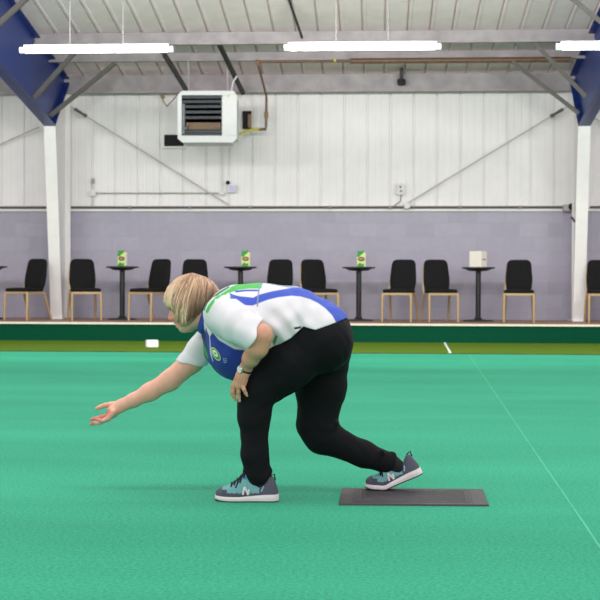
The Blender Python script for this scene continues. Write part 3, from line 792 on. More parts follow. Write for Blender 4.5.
B.cone(hp(175.9, 322.4, -4.5), hp(175.9, 322.4, 4.5), 1.3*u_, 1.3*u_, .006); B.cone(hp(175.4, 322.6, -1.5), hp(175.4, 322.6, 1.5), 1.6*u_, 1.6*u_, .005)
B.cone(hp(177.6, 326, -3.6), hp(177.6, 326, 3.6), 1.7*u_, 1.7*u_, .005)
B.cone(hp(176.0, 324.6, -4), hp(176.0, 324.6, 4), .7*u_, .7*u_, .004, op='sub')
B.cone(hp(203, 314), W(226, 320, DC), 14*u_, 18*u_, .03)                              # neck
# far (right) hand: palm up, fingers forward
B.cone(W(122, 405.3, 5.445), W(113, 411.5, 5.435), .024, .026, .02, 1)
PALM = [((113, 412.5, 5.405), (108.5, 418.3, 5.402)), ((113, 413.5, 5.425), (107.5, 419.3, 5.42)), ((113, 412.5, 5.445), (107.5, 418, 5.44)), ((113, 410.5, 5.46), (108.5, 415.2, 5.458))]
for a, b in PALM: B.cone(W(*a), W(*b), .0138, .0108, .012)
def finger(pts, r, k=.005):
    js = [(tuple(W(*p)), r*(1-.1*i)) for i, p in enumerate(pts)]
    B.chain(js, k)
finger([(108.5, 418.3, 5.402), (103, 420.8, 5.398), (99, 419.8, 5.396), (96.2, 419, 5.395)], .009)
finger([(107.5, 419.3, 5.42), (100.5, 422.7, 5.418), (95.5, 423, 5.416), (92.5, 422.4, 5.415)], .0092)
finger([(107.5, 418, 5.44), (100, 421.8, 5.442), (94.5, 423.5, 5.442), (90.8, 424.3, 5.442)], .0088)
finger([(108.5, 415.2, 5.458), (101.5, 416.9, 5.463), (96, 418.3, 5.465), (91.8, 419.6, 5.466)], .0094)
B.cone(W(118, 404.5, 5.455), W(110.5, 404.5, 5.472), .0145, .0125, .012)
finger([(110.5, 404.8, 5.472), (105, 405.2, 5.48), (100.5, 406.8, 5.484), (97, 408.4, 5.486)], .0112)
# near (left) hand resting on the knee
B.cone(W(245.3, 369, 5.105), W(242, 376, 5.11), .023, .026, .02)
for a, b in (((242, 375, 5.10), (235, 386, 5.128)), ((242.5, 375, 5.095), (238, 386.3, 5.108)), ((243.5, 375, 5.095), (241.5, 386, 5.10)), ((244.5, 375, 5.10), (244, 384, 5.105)), ((240, 375, 5.115), (233.5, 385, 5.15))):
    B.cone(W(*a), W(*b), .0135, .0105, .012)
finger([(233.5, 385, 5.155), (231.9, 389.5, 5.165), (232.2, 394, 5.17), (233.5, 398, 5.175)], .0088)
finger([(235, 386, 5.128), (233.2, 391.5, 5.135), (234, 396, 5.142), (235.6, 400, 5.146)], .0088)
finger([(238.3, 386.3, 5.108), (238.5, 392, 5.112), (239, 397, 5.122), (239.6, 401, 5.13)], .0088)
finger([(242.5, 385, 5.10), (244, 389.5, 5.09), (245.6, 393, 5.1), (247, 395.6, 5.108)], .0082)
B.cone(W(239, 377, 5.13), W(236, 382, 5.17), .014, .012, .01); finger([(236, 382, 5.17), (235.5, 388, 5.2), (237, 393, 5.225)], .0095)
me, pos = B.mesh('body', 2); del B
P2 = pos[:, [0, 2]]
cols = np.tile(np.array(lin((224, 168, 145))), (len(pos), 1))
# tanned near forearm, reddened palm, nose and lips
near = (pos[:, 1] < 5.24).astype(float)
cols = paint(cols, P2, ppoly([(236, 300), (280, 300), (280, 372), (228, 405), (228, 370)], 5.1), (206, 149, 122), .02, near)
palm = paint(np.zeros_like(cols), P2, ppoly([(86, 412), (110, 408), (113, 411), (108, 417), (100, 418.5), (88, 428)], 5.43), (255, 255, 255), .006)[:, :1]
cols = cols*(1-palm*.7)+np.array(lin((206, 92, 92)))*palm*.7
def blob(c, r, rgb, a=1.):
    global cols
    w = np.clip(1.4-np.linalg.norm(pos-np.array(c), axis=1)/r, 0, 1)*a
    cols = cols*(1-w[:, None])+np.array(lin(rgb))*w[:, None]
blob(hp(169.5, 317.5), .016, (226, 128, 116), .8); blob(hp(178, 317, -9), .03, (218, 138, 116), .6); blob(hp(178, 317, 9), .03, (218, 138, 116), .6)
for dz in (-3.5, 0, 3.5): blob(hp(176.2, 324.4, dz), .007, (150, 78, 74), .9)
for sg in (-1, 1): blob(hp(172, 306.8, sg*6), .009, (150, 118, 92), .6); blob(hp(171.6, 309.6, sg*6.4), .009, (80, 52, 44), .9)
setcol(me, cols)
toorigin(me, person)
body = link('body', me, M['skin'], person, True)
for sg in (-1, 1):
    e = MB().lathe([(.0001, -.0115), (.008, -.008), (.0115, 0), (.008, .008), (.0001, .0115)], hp(174.6, 310.6, sg*6.4), 14); e.sm = [True]*len(e.sm)
    e.build('eye', M['eye'], person)

# ---- trousers
HEM = [(349.5, 317.5), (332, 324), (316, 329.5), (304.5, 326), (300, 330), (292, 337.5), (281, 343.5), (262, 352), (250, 365), (240, 380)]
T = Fld((W(228, 0, 5.4).x, 5.02, .045), (W(412, 0, 5.5).x, 5.66, W(300, 292, DC).z), .0036)
pelvis = [J(286, 329, DC, 34.5), J(317, 336.5, DC, 35.2)]
T.chain(pelvis, .014, .74)
T.chain(nleg, .03); T.chain(fleg, .03)
T.cone(W(326, 344, 5.25), W(326, 344, 5.44), .105, .105, .03)
# fold rolls: crotch, back of knee, cuffs
T.cone(W(296, 388, 5.30), W(268, 405, 5.23), .012, .008, .02); T.cone(W(244, 405, DN), W(267, 407, DN), .016, .014, .02)
T.cone(W(336, 424, DF-.05), W(322, 440, DF-.07), .012, .006, .015); T.cone(W(330, 428, DF-.06), W(318, 428, DF-.075), .010, .006, .015)
T.cone(W(246, 473, DN), W(269, 471, DN), .012, .012, .02); T.cone(W(250, 480, DN), W(264, 482, DN), .018, .016, .02)
T.cone(W(372, 462, DF-.04), W(382, 452, DF-.04), .012, .012, .015); T.cone(W(393, 455, DF), W(386, 470, DF), .012, .012, .02)
X, Y, Z = T.x[:, None, None], T.y[None, :, None], T.z[None, None, :]
T.d += (.0011*np.sin(38*X+30*Z+5*np.sin(17*Y)+3*np.sin(13*Z))*np.sin(23*Y+21*X-9*Z)+.0007*np.sin(95*Z+30*X+4*np.sin(25*X+20*Y))).astype(np.float32)
hemreg = ppoly(HEM+[(234, 386), (180, 390), (120, 390), (120, 250), (352, 250), (353, 316)], 5.2)
Pq = np.stack(np.meshgrid(T.x, T.z, indexing='ij'), -1).reshape(-1, 2)
T.d += (np.clip((-polysd(Pq, hemreg)+.003)/.012, 0, 1)*.016).reshape(len(T.x), len(T.z)).astype(np.float32)[:, None, :]
tuck = [(x-(2 if i else -20), y-14) for i, (x, y) in enumerate(HEM)]
T.clipxz(ppoly(tuck+[(200, 395), (200, 520), (480, 520), (480, 280)], 5.2))
me, pos = T.mesh('trousers', 2); del T, X, Y, Z
toorigin(me, person); trousers = link('trousers', me, M['trouser'], person, True)
# side seam and pocket slit
# ---- shirt
S = Fld((W(172, 0, 5.5).x, 4.9, W(200, 388, 5.2).z), (W(356, 0, DC).x, 5.7, W(200, 276, DC).z), .0034)
g = 1.4
infl = lambda js: [(p, r+.0075) for p, r in js]
S.chain(infl(torso), .014, .74); S.chain(infl(belly), .014, .74)
S.cone(W(214, 333, 5.345), W(222, 345, 5.345), .05, .08, .03, .8)
def plane3(a, b, keep, tilt=0.):
    """plane containing depth axis through pixels a,b; keep = pixel on the kept side"""
    A, Bp, K = W(*a), W(*b), W(*keep); d = (Bp-A); n = Vector((d.z, 0, -d.x)).normalized()
    if n.dot(K-A) > 0: n = -n
    n = (n+Vector((0, tilt, 0))).normalized()
    return (tuple(A), tuple(n))
nsl = [J(223, 315, NS+.02, 20), J(238, 325, 5.10, 18.8), J(253, 334, 5.045, 16.6), J(264, 341, 5.0, 16.2)]
S.chain(nsl, .018, 1, planes=[plane3((262, 319.5, 4.99), (248, 349.5, 4.99), (225, 315, 4.99), .2)])
fsl = [J(213, 334, 5.50, 15), J(201, 350, 5.505, 14.2), J(190, 366, 5.50, 14.2), J(184, 374, 5.50, 14.2)]
S.chain(fsl, .02, 1, planes=[plane3((180, 360, 5.5), (207, 366, 5.5), (212, 334, 5.5))])
X, Y, Z = S.x[:, None, None], S.y[None, :, None], S.z[None, None, :]
fold = np.exp(-(((X-W(285, 330, 5.2).x)/.14)**2+((Z-W(285, 330, 5.2).z)/.1)**2))
S.d += (.0062*fold*np.sin(85*(X*.72+Z*.7)+2*np.sin(20*X)+14*Y)+.0011*np.sin(50*X-42*Z+3*np.sin(18*Y)+2*np.sin(22*X))+.0007*np.sin(90*(X*.5-Z*.8)+4*np.sin(15*Y))).astype(np.float32)
S.clipxz(ppoly(HEM[:1]+HEM[1:]+[(234, 386), (180, 390), (120, 390), (120, 250), (352, 250), (353, 318)], 5.2))
me, pos = S.mesh('polo_shirt', 2); del S, X, Y, Z
P2 = pos[:, [0, 2]]
WHITE = (216, 214, 218); BLUE = (62, 86, 184); NAVY = (40, 62, 148); GREEN = (76, 176, 84); DKG = (34, 130, 100)
cols = np.tile(np.array(lin(WHITE)), (len(pos), 1))
def segd(a, b):
    a, b = np.array(a), np.array(b); e = b-a; t = np.clip(((pos-a)@e)/(e@e), 0, 1); return np.linalg.norm(pos-a-t[:, None]*e, axis=1)
nsd = np.minimum(np.minimum(segd(nsl[0][0], nsl[1][0])-nsl[0][1], segd(nsl[1][0], nsl[2][0])-nsl[1][1]), segd(nsl[2][0], nsl[3][0])-nsl[2][1])
fsd = np.minimum(segd(fsl[0][0], fsl[1][0]), np.minimum(segd(fsl[1][0], fsl[2][0]), segd(fsl[2][0], fsl[3][0])))-14.5*5.5/F
tor = np.ones(len(pos))
YP = 5.18
# belly / chest front panel
PB = [(206, 324), (211, 331), (220, 340), (236, 348.5), (249, 350), (262, 352), (262, 392), (190, 392), (198, 345)]
m_near = (nsd > .006).astype(float)*(fsd > .004)
cols = paint(cols, P2, ppoly(PB, YP), NAVY, .002, m_near)
low = np.clip((W(210, 345, YP).z-pos[:, 2])/.12, 0, 1)[:, None]*.0
# side band along the back
band = [(231, 292.5), (236, 294.5), (242, 296), (256, 297.3), (261, 294.5), (272, 291.5), (280, 289.8), (293, 287.5), (304, 287), (314, 286), (340, 296), (356, 316), (337, 322), (333, 315), (326, 308), (318, 302.5), (311, 299), (302, 296.3), (293, 295.5), (280, 297), (270, 299.5), (261, 303), (256, 305), (246, 304.6), (240, 303.4), (235, 299)]
cols = paint(cols, P2, ppoly(band, 5.28), BLUE, .0018)
top = [(196, 320), (203, 306), (211, 296), (219, 289), (231, 283), (262, 279), (262, 289.2), (248, 289.6), (234, 291.5), (224, 297), (214, 308), (207, 320)]
# green shoulder bands following the yoke
def pline(pts, hw, rgb, Y):
    global cols
    q = np.array(ppoly(pts, Y)); d = np.full(len(P2), 9.)
    for i in range(len(q)-1):
        e = q[i+1]-q[i]; t = np.clip(((P2-q[i])@e)/(e@e), 0, 1); d = np.minimum(d, np.linalg.norm(P2-q[i]-t[:, None]*e, axis=1))
    w = np.clip(.5-(d-hw*Y/F)/.003, 0, 1)[:, None]; cols = cols*(1-w)+np.array(lin(rgb))*w
cols = paint(cols, P2, ppoly([(231, 287.2), (240, 282), (263, 278), (263, 288.4), (250, 288.6), (240, 289.9), (231, 293)], 5.29), GREEN, .0016)
pline([(231, 290.1), (223.5, 295.3), (218.5, 300.5), (215, 305.5), (212.6, 310.5)], 1.7, GREEN, 5.28)
pline([(229, 287.3), (221, 292.3), (215.5, 297.2), (212, 302), (209.4, 308.5)], 1.4, DKG, 5.3)
cols = paint(cols, P2, ppoly([(236, 290.6), (248, 289.4), (261, 289.4), (261, 291.2), (248, 291.2), (238, 292.4)], 5.28), BLUE, .0012)
cols = paint(cols, P2, ppoly([(260, 281), (261.2, 281), (261.2, 306), (260, 306)], 5.28), (120, 140, 170), .001)
cols = paint(cols, P2, ppoly([(262, 280), (290, 285.5), (300, 287.5), (288, 287.6), (262, 283)], 5.28), (130, 150, 170), .0012)
# collar wedge white, far chest green and navy
cols = paint(cols, P2, ppoly([(204, 325), (208, 325), (212, 333), (209, 337), (205.5, 331)], YP), WHITE, .0015)
cols = paint(cols, P2, ppoly([(193, 328), (206, 329), (208.5, 340), (209, 352), (206, 356), (201, 347), (196, 338)], 5.3), (36, 54, 110), .002, (fsd > -.02).astype(float))
cols = paint(cols, P2, ppoly([(197, 337), (200, 337), (208, 349), (210.5, 357), (208, 358.5), (202, 349)], 5.3), (50, 150, 70), .002, (fsd > -.02).astype(float))
cols = paint(cols, P2, ppoly([(208.3, 336), (209.2, 336), (210.2, 352), (212.2, 362), (211.4, 362), (209, 354)], YP), (190, 206, 230), .0012, m_near)
# hem slit at the side
cols = paint(cols, P2, ppoly([(273, 341), (277, 334), (279, 336), (275, 346)], YP), (70, 150, 90), .0015)
cols = paint(cols, P2, ppoly([(295, 326.8), (302, 325.6), (302, 328), (295.5, 329)], YP), (40, 40, 50), .001)
# sleeves stay white
ws = np.clip(.5-(nsd-.003)/.004, 0, 1)*(P2[:, 0] > W(215, 0, 5.1).x)*(pos[:, 2] < W(230, 299, 5.1).z)
cols = cols*(1-ws[:, None])+np.array(lin(WHITE))*ws[:, None]
wf = np.clip(.5-(fsd-.002)/.004, 0, 1)*(pos[:, 1] > 5.41)
cols = cols*(1-wf[:, None])+np.array(lin((218, 218, 221)))*wf[:, None]
setcol(me, cols)
bv = BVHTree.FromPolygons([tuple(p) for p in pos], [tuple(p.vertices) for p in me.polygons])
toorigin(me, person); shirt = link('polo_shirt', me, M['shirt'], person, True)
# collar: flat band leaning round the neck
def ringband(c, ax, e1, e2, r1, r2, hgt, th, n=40, flare=.006):
    m = MB(); vs = []
    for k in range(n):
        a = 2*PI*k/n; rd = e1*math.cos(a)*r1+e2*math.sin(a)*r2; dr = rd.normalized()
        for (dh, dr_) in ((-hgt/2, flare), (-hgt/2, flare+th), (hgt/2, th), (hgt/2, 0)): vs.append(c+rd+ax*dh+dr*dr_)
    fs = [[k*4+i, k*4+(i+1) % 4, ((k+1) % n)*4+(i+1) % 4, ((k+1) % n)*4+i] for k in range(n) for i in range(4)]
    m.add(vs, fs, True); return m
ax = (W(196, 312, DC)-W(214, 318, DC)).normalized(); e1 = Vector((0, 1, 0)); e2 = ax.cross(e1).normalized()
ringband(W(207, 317, DC), ax, e1, e2, .066, .062, .034, .007, flare=.012).build('collar', M['collar'], shirt, 'blue collar')
def onshirt(px, py, lift=.0015):
    o_ = Vector((0, 0, H)); d = ray(px, py).normalized(); h = bv.ray_cast(o_, d)
    if h[0] is None: return W(px, py, 5.15)
    return h[0]-d*lift
def decal(cx, cy, rx, ry, ang, name, m, parent, lift, label=None, n=24):
    c, s_ = math.cos(ang), math.sin(ang); vs = [onshirt(cx, cy, lift)]
    for rr in (.5, 1):
        for k in range(n):
            a = 2*PI*k/n; x, y = rx*math.cos(a)*rr, ry*math.sin(a)*rr; vs.append(onshirt(cx+x*c-y*s_, cy+x*s_+y*c, lift))
    fs = [[0, 1+k, 1+(k+1) % n] for k in range(n)]+[[1+k, n+1+k, n+1+(k+1) % n, 1+(k+1) % n] for k in range(n)]
    return MB().add(vs, fs, True).build(name, m, parent, label)
cr = decal(215.6, 354, 7.8, 3.4, math.radians(58), 'crest', M['cresty'], shirt, .003, 'green and white oval crest')
decal(215.6, 354, 6.4, 2.7, math.radians(58), 'crest_field', M['crestg'], cr, .0045)
def strokes(segs, w, name, m, parent, lift, label=None):
    mb_ = MB()
    for (x0, y0), (x1, y1) in segs: mb_.tube([onshirt(x0, y0, lift), onshirt((x0+x1)/2, (y0+y1)/2, lift), onshirt(x1, y1, lift)], w, 5)
    return mb_.build(name, m, parent, label)
decal(215.2, 353.4, 4.2, 2.0, math.radians(58), 'crest_centre', M['crestw'], cr, .006)
strokes([((214.6, 352), (215.6, 354.8)), ((213.6, 353), (216.4, 353.4))], .0012, 'crest_mark', M['crestg'], cr, .0075)
strokes([((222.8, 359.2), (226.4, 358.6)), ((223.2, 361), (226.8, 360.6)), ((224, 362.8), (226.6, 362.4)), ((223.4, 358), (224.4, 363)), ((226, 358), (226.4, 362.4))], .0011, 'chest_lettering', M['thread'], shirt, .002, 'small pale blue lettering')

# ---- watch
wc, wa = W(245.8, 368.2, 5.10), (W(251, 358, 5.06)-W(243, 373, 5.108)).normalized()
watch = bpy.data.objects.new('wristwatch', None)
e1 = Vector((0, 1, 0)); e1 = (e1-wa*e1.dot(wa)).normalized(); e2 = wa.cross(e1).normalized()
strap = ringband(wc, wa, e1, e2, .0262, .0255, .013, .0028, flare=0).build('wristwatch', M['strap'], person)
fd = (Vector((-.5, -.85, .12))); fd = (fd-wa*fd.dot(wa)).normalized()
cc = wc+fd*.0275; q1 = wa; q2 = fd.cross(wa).normalized()
def disc(c, r, h, name, m, parent, label=None):
    mb_ = MB(); n = 24; vs = []
    for rr, hh in ((r, 0), (r, h*.7), (r*.86, h)): vs += [c+(q1*math.cos(2*PI*k/n)+q2*math.sin(2*PI*k/n))*rr+fd*hh for k in range(n)]
    fs = [[i*n+k, i*n+(k+1) % n, (i+1)*n+(k+1) % n, (i+1)*n+k] for i in (0, 1) for k in range(n)]+[list(range(2*n, 3*n))]
    mb_.add(vs, fs); return mb_.build(name, m, parent, label)
disc(cc, .0165, .006, 'watch_case', M['steel'], strap, 'round steel watch case'); disc(cc+fd*.0062, .0125, .0008, 'watch_dial', M['dial'], strap, 'pale dial')

# ---- socks
K = MB(); a = W(384, 461, 5.475)
K.tube([W(382, 461, 5.472), W(392, 464, 5.475), W(400, 470, 5.475), W(403, 474, 5.475)], [.042, .040, .034, .026], 20).build('sock', M['sock'], person)
K = MB().tube([W(258.5, 470, DN), W(259, 480, DN), W(262, 490, DN)], [.040, .036, .028], 20); K.build('sock', M['sock'], person)

# ---- shoes
LS = .252
def interp(t, tab):
    for (a, va), (b, vb) in zip(tab[:-1], tab[1:]):
        if t <= b:
            u = (t-a)/(b-a); u = u*u*(3-2*u) if False else u; return va+(vb-va)*u
    return tab[-1][1]
WID = [(0, .006), (.02, .018), (.06, .029), (.13, .038), (.24, .0445), (.38, .0445), (.55, .037), (.7, .0345), (.84, .0355), (.93, .031), (.98, .02), (1, .008)]
TOPH = [(0, .036), (.03, .046), (.08, .053), (.2, .063), (.3, .077), (.4, .1), (.47, .12), (.5, .121), (.56, .095), (.62, .076), (.7, .068), (.78, .076), (.86, .098), (.9, .1), (.94, .09), (.98, .058), (1, .04)]
def shoe(x0, yc, z0, bend, name_label):
    """toe at x0 pointing to -X"""
    root_o = Vector((x0, yc, z0)); ang = bend; xb = .082
    def D(v):
        x, y, z = v
        if x > xb-.03 and ang:
            u = min(1, (x-xb+.03)/.06); a = -ang*u*u*(3-2*u); dx = x-xb
            c, s_ = math.cos(a), math.sin(a); x, z = xb+dx*c+z*s_*1.0, -dx*s_+z*c
        return root_o+Vector((x, y, z))
    nt, na = 120, 48; vs = []; cl = []
    for i in range(nt+1):
        t = i/nt; w = interp(t, WID)-.002; h = interp(t, TOPH); zb = .015
        for k in range(na+1):
            th = PI*k/na; cy = math.cos(th); sy = math.sin(th)
            yy = w*math.copysign(abs(cy)**.75, cy)*(1-.28*max(0, h-.06)/.06*sy); zz = zb+(h-zb)*sy**.8
            if t > .52 and t < .98: yy *= 1
            vs.append((t*LS, yy, zz))
            g = (86, 86, 104)
            low_ = zz < .036+.012*(t < .2)
            if t < .11 or t > .74: c_ = (84, 84, 100)
            elif low_: c_ = (74, 76, 92)
            elif .42 < t < .53 and zz > .09: c_ = (62, 132, 164)
            elif t > .7 and zz < .06: c_ = (84, 84, 100)
            else: c_ = (112, 166, 170)
            cl.append(lin(c_))
    fs = []
    for i in range(nt):
        for k in range(na):
            a = i*(na+1)+k; fs.append([a, a+1, a+na+2, a+na+1])
    mb_ = MB(); mb_.add([D(v) for v in vs], fs, True)
    o = mb_.build('shoe', M['shoe'], person, name_label); setcol(o.data, np.array(cl))
    # midsole and outsole
    for nm, zlo, zhi, grow, mt in (('midsole', .005, .021, .002, 'sole'), ('outsole', 0.0, .006, .0005, 'outsole')):
        vs2 = []; n2 = 60
        for i in range(n2+1):
            t = i/n2; w = interp(t, WID)+grow; sp = .006*max(0, 1-t/.18)**2; hl = .009*min(1, max(0, (t-.4)/.4))
            for y_, z_ in ((w, zlo+sp), (w+.001, (zlo+zhi+hl)/2), (w-.002, zhi+(hl if nm == 'midsole' else 0)+sp*.3), (-w+.002, zhi+(hl if nm == 'midsole' else 0)+sp*.3), (-w-.001, (zlo+zhi+hl)/2), (-w, zlo+sp)):
                vs2.append(D((t*(LS+.004)-.002, y_, z_)))
        fs2 = [[i*6+k, i*6+(k+1) % 6, (i+1)*6+(k+1) % 6, (i+1)*6+k] for i in range(n2) for k in range(6)]
        fs2 += [[0, 1, 2, 3, 4, 5], [n2*6+k for k in (5, 4, 3, 2, 1, 0)]]
        MB().add(vs2, fs2).build(nm, M[mt], o)
    def onup(t, f):   # point on the upper at station t, fraction f over the section (0 near side .. 1 far side)
        w = interp(t, WID)-.002; h = interp(t, TOPH); th = PI*(1-f); cy, sy = math.cos(th), math.sin(th)
        return D((t*LS, w*math.copysign(abs(cy)**.75, cy)*(1-.28*max(0, h-.06)/.06*sy), .015+(h-.015)*sy**.8+.002))
    lm = MB()
    for k in range(5):
        t = .25+.05*k; lm.tube([onup(t+.01, .26), onup(t+.012, .36), onup(t, .5), onup(t+.012, .64)], .0035, 6)
        lm.tube([onup(t+.012, .3), onup(t+.05, .45)], .003, 6)
    lm.tube([onup(.44, .42), onup(.38, .33), onup(.36, .24), onup(.33, .17)], .003, 6); lm.tube([onup(.44, .42), onup(.41, .3), onup(.4, .22)], .0035, 6)
    lm.tube([onup(.45, .46), onup(.46, .4), onup(.44, .3)], .0035, 6)
    lm.build('laces', M['lace'], o)
    em = MB()
    for (a, b) in (((.45, .025), (.475, .11)), ((.475, .11), (.53, .025)), ((.53, .025), (.545, .1))): em.tube([onup(*a)+Vector((0, -.001, 0)), onup((a[0]+b[0])/2, (a[1]+b[1])/2)+Vector((0, -.002, 0)), onup(*b)+Vector((0, -.001, 0))], .0042, 6)
    em.build('side_emblem', M['sole'], o, 'white slanted letter emblem')
    em = MB().tube([onup(.74, .12), onup(.775, .25)], .003, 6); em.build('side_tab', M['thread'], o, 'small pale tab')
    hm = MB().tube([onup(.88, .5), onup(.92, .5)+Vector((.004, 0, .012)), onup(.95, .5)], .003, 6); hm.build('heel_loop', M['lace'], o)
    return o
shoe(W(215.2, 500, 5.17).x, G(245, 502.6).y+.044, .0, 0, 'near grey and teal trainer flat on the carpet')
shoe(W(365.5, 490, 5.44).x, 5.472, .0095, math.radians(23), 'far grey and teal trainer with raised heel on the mat')

# ---- hair: cap following the skull, clipped to the bob outline, plus individual locks
HP = [(163.4, 300), (163.8, 304.5), (165.5, 307.6), (168.5, 307), (172.8, 308), (175.6, 312.5), (177.6, 318.5), (180.5, 323.2), (184.5, 325.8), (189, 325), (194.5, 321), (200, 316), (204, 311.5), (209, 304), (214, 297.5), (219, 290.5), (213.5, 283), (205.5, 276.8), (192, 272.6), (179, 277), (169.5, 286)]
A = Fld((W(158, 0, HY).x, HY-.13, W(200, 334, HY).z), (W(226, 0, HY).x, HY+.13, W(200, 266, HY).z), .0026)
A.ell(hp(191.5, 299), (28.3*u_, 22.3*u_, 26.6*u_), 0, .01)
for sg in (-1, 1):
    A.cone(hp(184, 306, sg*14), hp(184.5, 322, sg*12.5), 8.5*u_, 6*u_, .02); A.cone(hp(195, 305, sg*13.5), hp(193, 318, sg*12.5), 9*u_, 6.5*u_, .02)
A.cone(hp(205, 290, -8), hp(213, 290, -4), 9*u_, 6*u_, .02); A.cone(hp(205, 290, 8), hp(213, 290, 4), 9*u_, 6*u_, .02)
A.cone(hp(171, 298, -8), hp(169, 303, -6), 6*u_, 4*u_, .015); A.cone(hp(171, 298, 8), hp(169, 303, 6), 6*u_, 4*u_, .015)
X, Y, Z = A.x[:, None, None], A.y[None, :, None], A.z[None, None, :]
cx_, cz_ = W(203, 280, HY).x, W(203, 280, HY).z
angf = np.arctan2(Z-cz_, X-cx_); rad = np.sqrt((X-cx_)**2+(Z-cz_)**2)
A.d += (.0007*np.sin(30*angf+4*np.sin(20*rad)+12*(Y-HY))).astype(np.float32)
A.clipxz(ppoly(HP, HY))
# open the face between the curtains
A.cone(hp(170, 316, 0), hp(183, 333, 0), 11.3*u_, 11.3*u_, .006, op='sub'); A.cone(hp(166, 312, 0), hp(176, 317, 0), 10*u_, 11*u_, .006, op='sub')
me, pos = A.mesh('hair', 2); del A
hv = BVHTree.FromPolygons([tuple(p) for p in pos], [tuple(p.vertices) for p in me.polygons])
cl = np.tile(np.array(lin((150, 114, 92))), (len(pos), 1))
an = np.arctan2(pos[:, 2]-cz_, pos[:, 0]-cx_)
st = (.5+.5*np.sin(34*an+3*np.sin(9*an)))[:, None]
cl = cl*(1-st*.5)+np.array(lin((196, 170, 134)))*st*.5
blond = np.clip((W(180, 0, HY).x-pos[:, 0])/.06+.35, 0, 1)[:, None]
cl = cl*(1-.6*blond)+np.array(lin((222, 190, 156)))*.6*blond
setcol(me, cl); toorigin(me, person); hair = link('hair', me, M['hair'], person, True)
lm = MB(); lcol = []
def lock(p0, p1, p2, side, r, ca, cb, ns=12):
    pts = []; cols_ = []; lift_ = random.uniform(.0004, .0034)
    for i in range(ns+1):
        u = i/ns; x = (1-u)**2*p0[0]+2*u*(1-u)*p1[0]+u*u*p2[0]; y = (1-u)**2*p0[1]+2*u*(1-u)*p1[1]+u*u*p2[1]
        w = W(x, y, HY); h = hv.ray_cast(Vector((w.x, HY+side*.4, w.z)), Vector((0, -side, 0)))
        if h[0] is None:
            q_ = hv.find_nearest(Vector((w.x, HY+side*.01, w.z)))[0]
            pts.append(q_+Vector((0, side*.001, .0005)))
        else: pts.append(h[0]+Vector((0, side*lift_, 0)))
        f = u*u*(3-2*u); cols_.append(tuple(ca[j]+(cb[j]-ca[j])*f for j in range(3)))
    for _ in range(2):
        pts = [pts[0]]+[(pts[i-1]+pts[i]*2+pts[i+1])/4 for i in range(1, ns)]+[pts[-1]]
    lm.tube(pts, [r*(.5+.6*math.sin(PI*(.15+.75*i/ns)))*(1 if i < ns else .35) for i in range(ns+1)], 5, cap=False)
    for c_ in cols_: lcol.extend([lin(c_)]*5)
edge = [(164, 304), (166, 307), (169, 306.8), (172.5, 309), (174.5, 313), (177, 318.5), (180.5, 323), (184.5, 325.6), (189, 325), (194.5, 321), (200, 316), (204, 311.5), (209, 304), (214, 297.5)]
tops = [(181, 276.8), (188, 274), (193, 273), (199, 274.5), (205, 278), (211, 283)]
def along(pl, u):
    u = u*(len(pl)-1); i = min(int(u), len(pl)-2); f = u-i; return (pl[i][0]+(pl[i+1][0]-pl[i][0])*f, pl[i][1]+(pl[i+1][1]-pl[i][1])*f)
LIGHT, BLOND, MID, ASH, DARK = (246, 218, 186), (220, 183, 147), (180, 140, 113), (138, 104, 86), (90, 66, 56)
def mixc(a, b, f): return tuple(a[j]+(b[j]-a[j])*f for j in range(3))
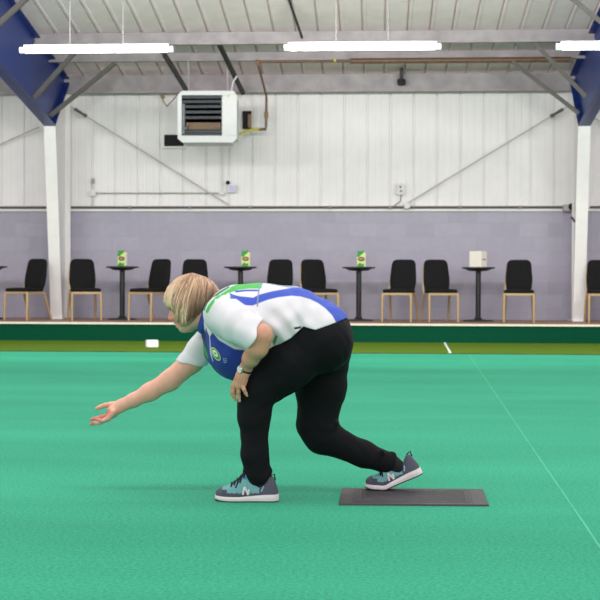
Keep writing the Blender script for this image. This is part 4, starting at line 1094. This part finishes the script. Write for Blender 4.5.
for side, cnt in ((-1, 760), (1, 380)):
    for k in range(cnt):
        under = k < cnt*.35
        u = random.random(); v = min(1, max(0, u+random.gauss(0, .05)))
        a = along(tops, v); b = along(edge, u)
        s0 = random.uniform(0, .12) if not under else random.uniform(.2, .6)
        s1 = random.uniform(.86, 1.0)
        if random.random() < .3: b = (b[0]+random.uniform(-4, 3), b[1]+random.uniform(-2, 1.6))
        dx, dy = b[0]-a[0], b[1]-a[1]
        bow = (-5.5*(1-u)+3.5*u, -5)
        def at(t_): return (a[0]+dx*t_+bow[0]*4*t_*(1-t_), a[1]+dy*t_+bow[1]*4*t_*(1-t_))
        p0, p2 = at(s0), at(s1); pm = at((s0+s1)/2); p1 = (2*pm[0]-(p0[0]+p2[0])/2, 2*pm[1]-(p0[1]+p2[1])/2)
        n_ = .45+.28*math.sin(41*u+1.3*side)*math.cos(13*u)+random.gauss(0, .33); n_ = min(1, max(0, n_))
        if u < .3: root, tip = mixc(BLOND, MID, n_*.6), mixc(LIGHT, BLOND, n_*.5)
        elif u < .62: root, tip = mixc(MID, BLOND, n_), mixc(BLOND, LIGHT, .35+.65*n_)
        else: root, tip = mixc(BLOND, MID, n_), mixc(ASH, DARK, n_)
        if .3 < u < .62 and n_ < .45: root, tip = mixc(ASH, MID, n_*2), mixc(MID, BLOND, n_*2)
        if random.random() < .18: root, tip = ASH, mixc(ASH, DARK, random.random())
        lock(p0, p1, p2, side, random.uniform(.0011, .0026), root, tip)
lo = lm.build('hair_locks', M['hair'], hair); setcol(lo.data, np.array(lcol))

# ================================================================== LIGHT
def area(x, y, z, sx, sy, e, rot=(0, 0, 0)):
    l = bpy.data.lights.new('hall_lamp_and_fill', 'AREA'); l.shape = 'RECTANGLE'; l.size = sx; l.size_y = sy; l.energy = e; l.color = (1, .985, .96)
    o = bpy.data.objects.new('hall_lamp_and_fill', l); COL.objects.link(o); o.location = (x, y, z); o.rotation_euler = rot; return o
for y, e_ in ((1.6, 14), (5.3, 48), (9.4, 44), (12.4, 20)):
    for x in (-6, -2.6, .8, 4.2): area(x, y, 4.4, 2.6, .08, e_)
for x in (-7, -3.6, -.6, 2.6, 5.6): area(x, 13.6, 3.9, 1.8, .3, 112, (math.radians(80), 0, 0))  # unseen fill lights added to brighten the back wall
for x in (-5.2, -1.9, 1.2, 4.4):  # added point fills, no fittings, lifting the roof liner and wall
    l = bpy.data.lights.new('roof_fill', 'POINT'); l.energy = 46; l.shadow_soft_size = .25; l.color = (1, .98, .97)
    o = bpy.data.objects.new('roof_fill', l); COL.objects.link(o); o.location = (x, 14.6, 3.1)
for x in (-4.5, -1, 2.5): area(x, -2.4, 3.0, 1.9, .5, 60, (math.radians(66), 0, 0))  # added fill behind the camera, offsets the green bounce
wd_ = bpy.data.worlds.new('hall_ambience'); SC.world = wd_; wd_.use_nodes = True
bg = wd_.node_tree.nodes['Background']; bg.inputs['Color'].default_value = (1, .96, .985, 1); bg.inputs['Strength'].default_value = .78
SC.view_settings.view_transform = 'Standard'; SC.view_settings.look = 'None'; SC.view_settings.exposure = 0.0
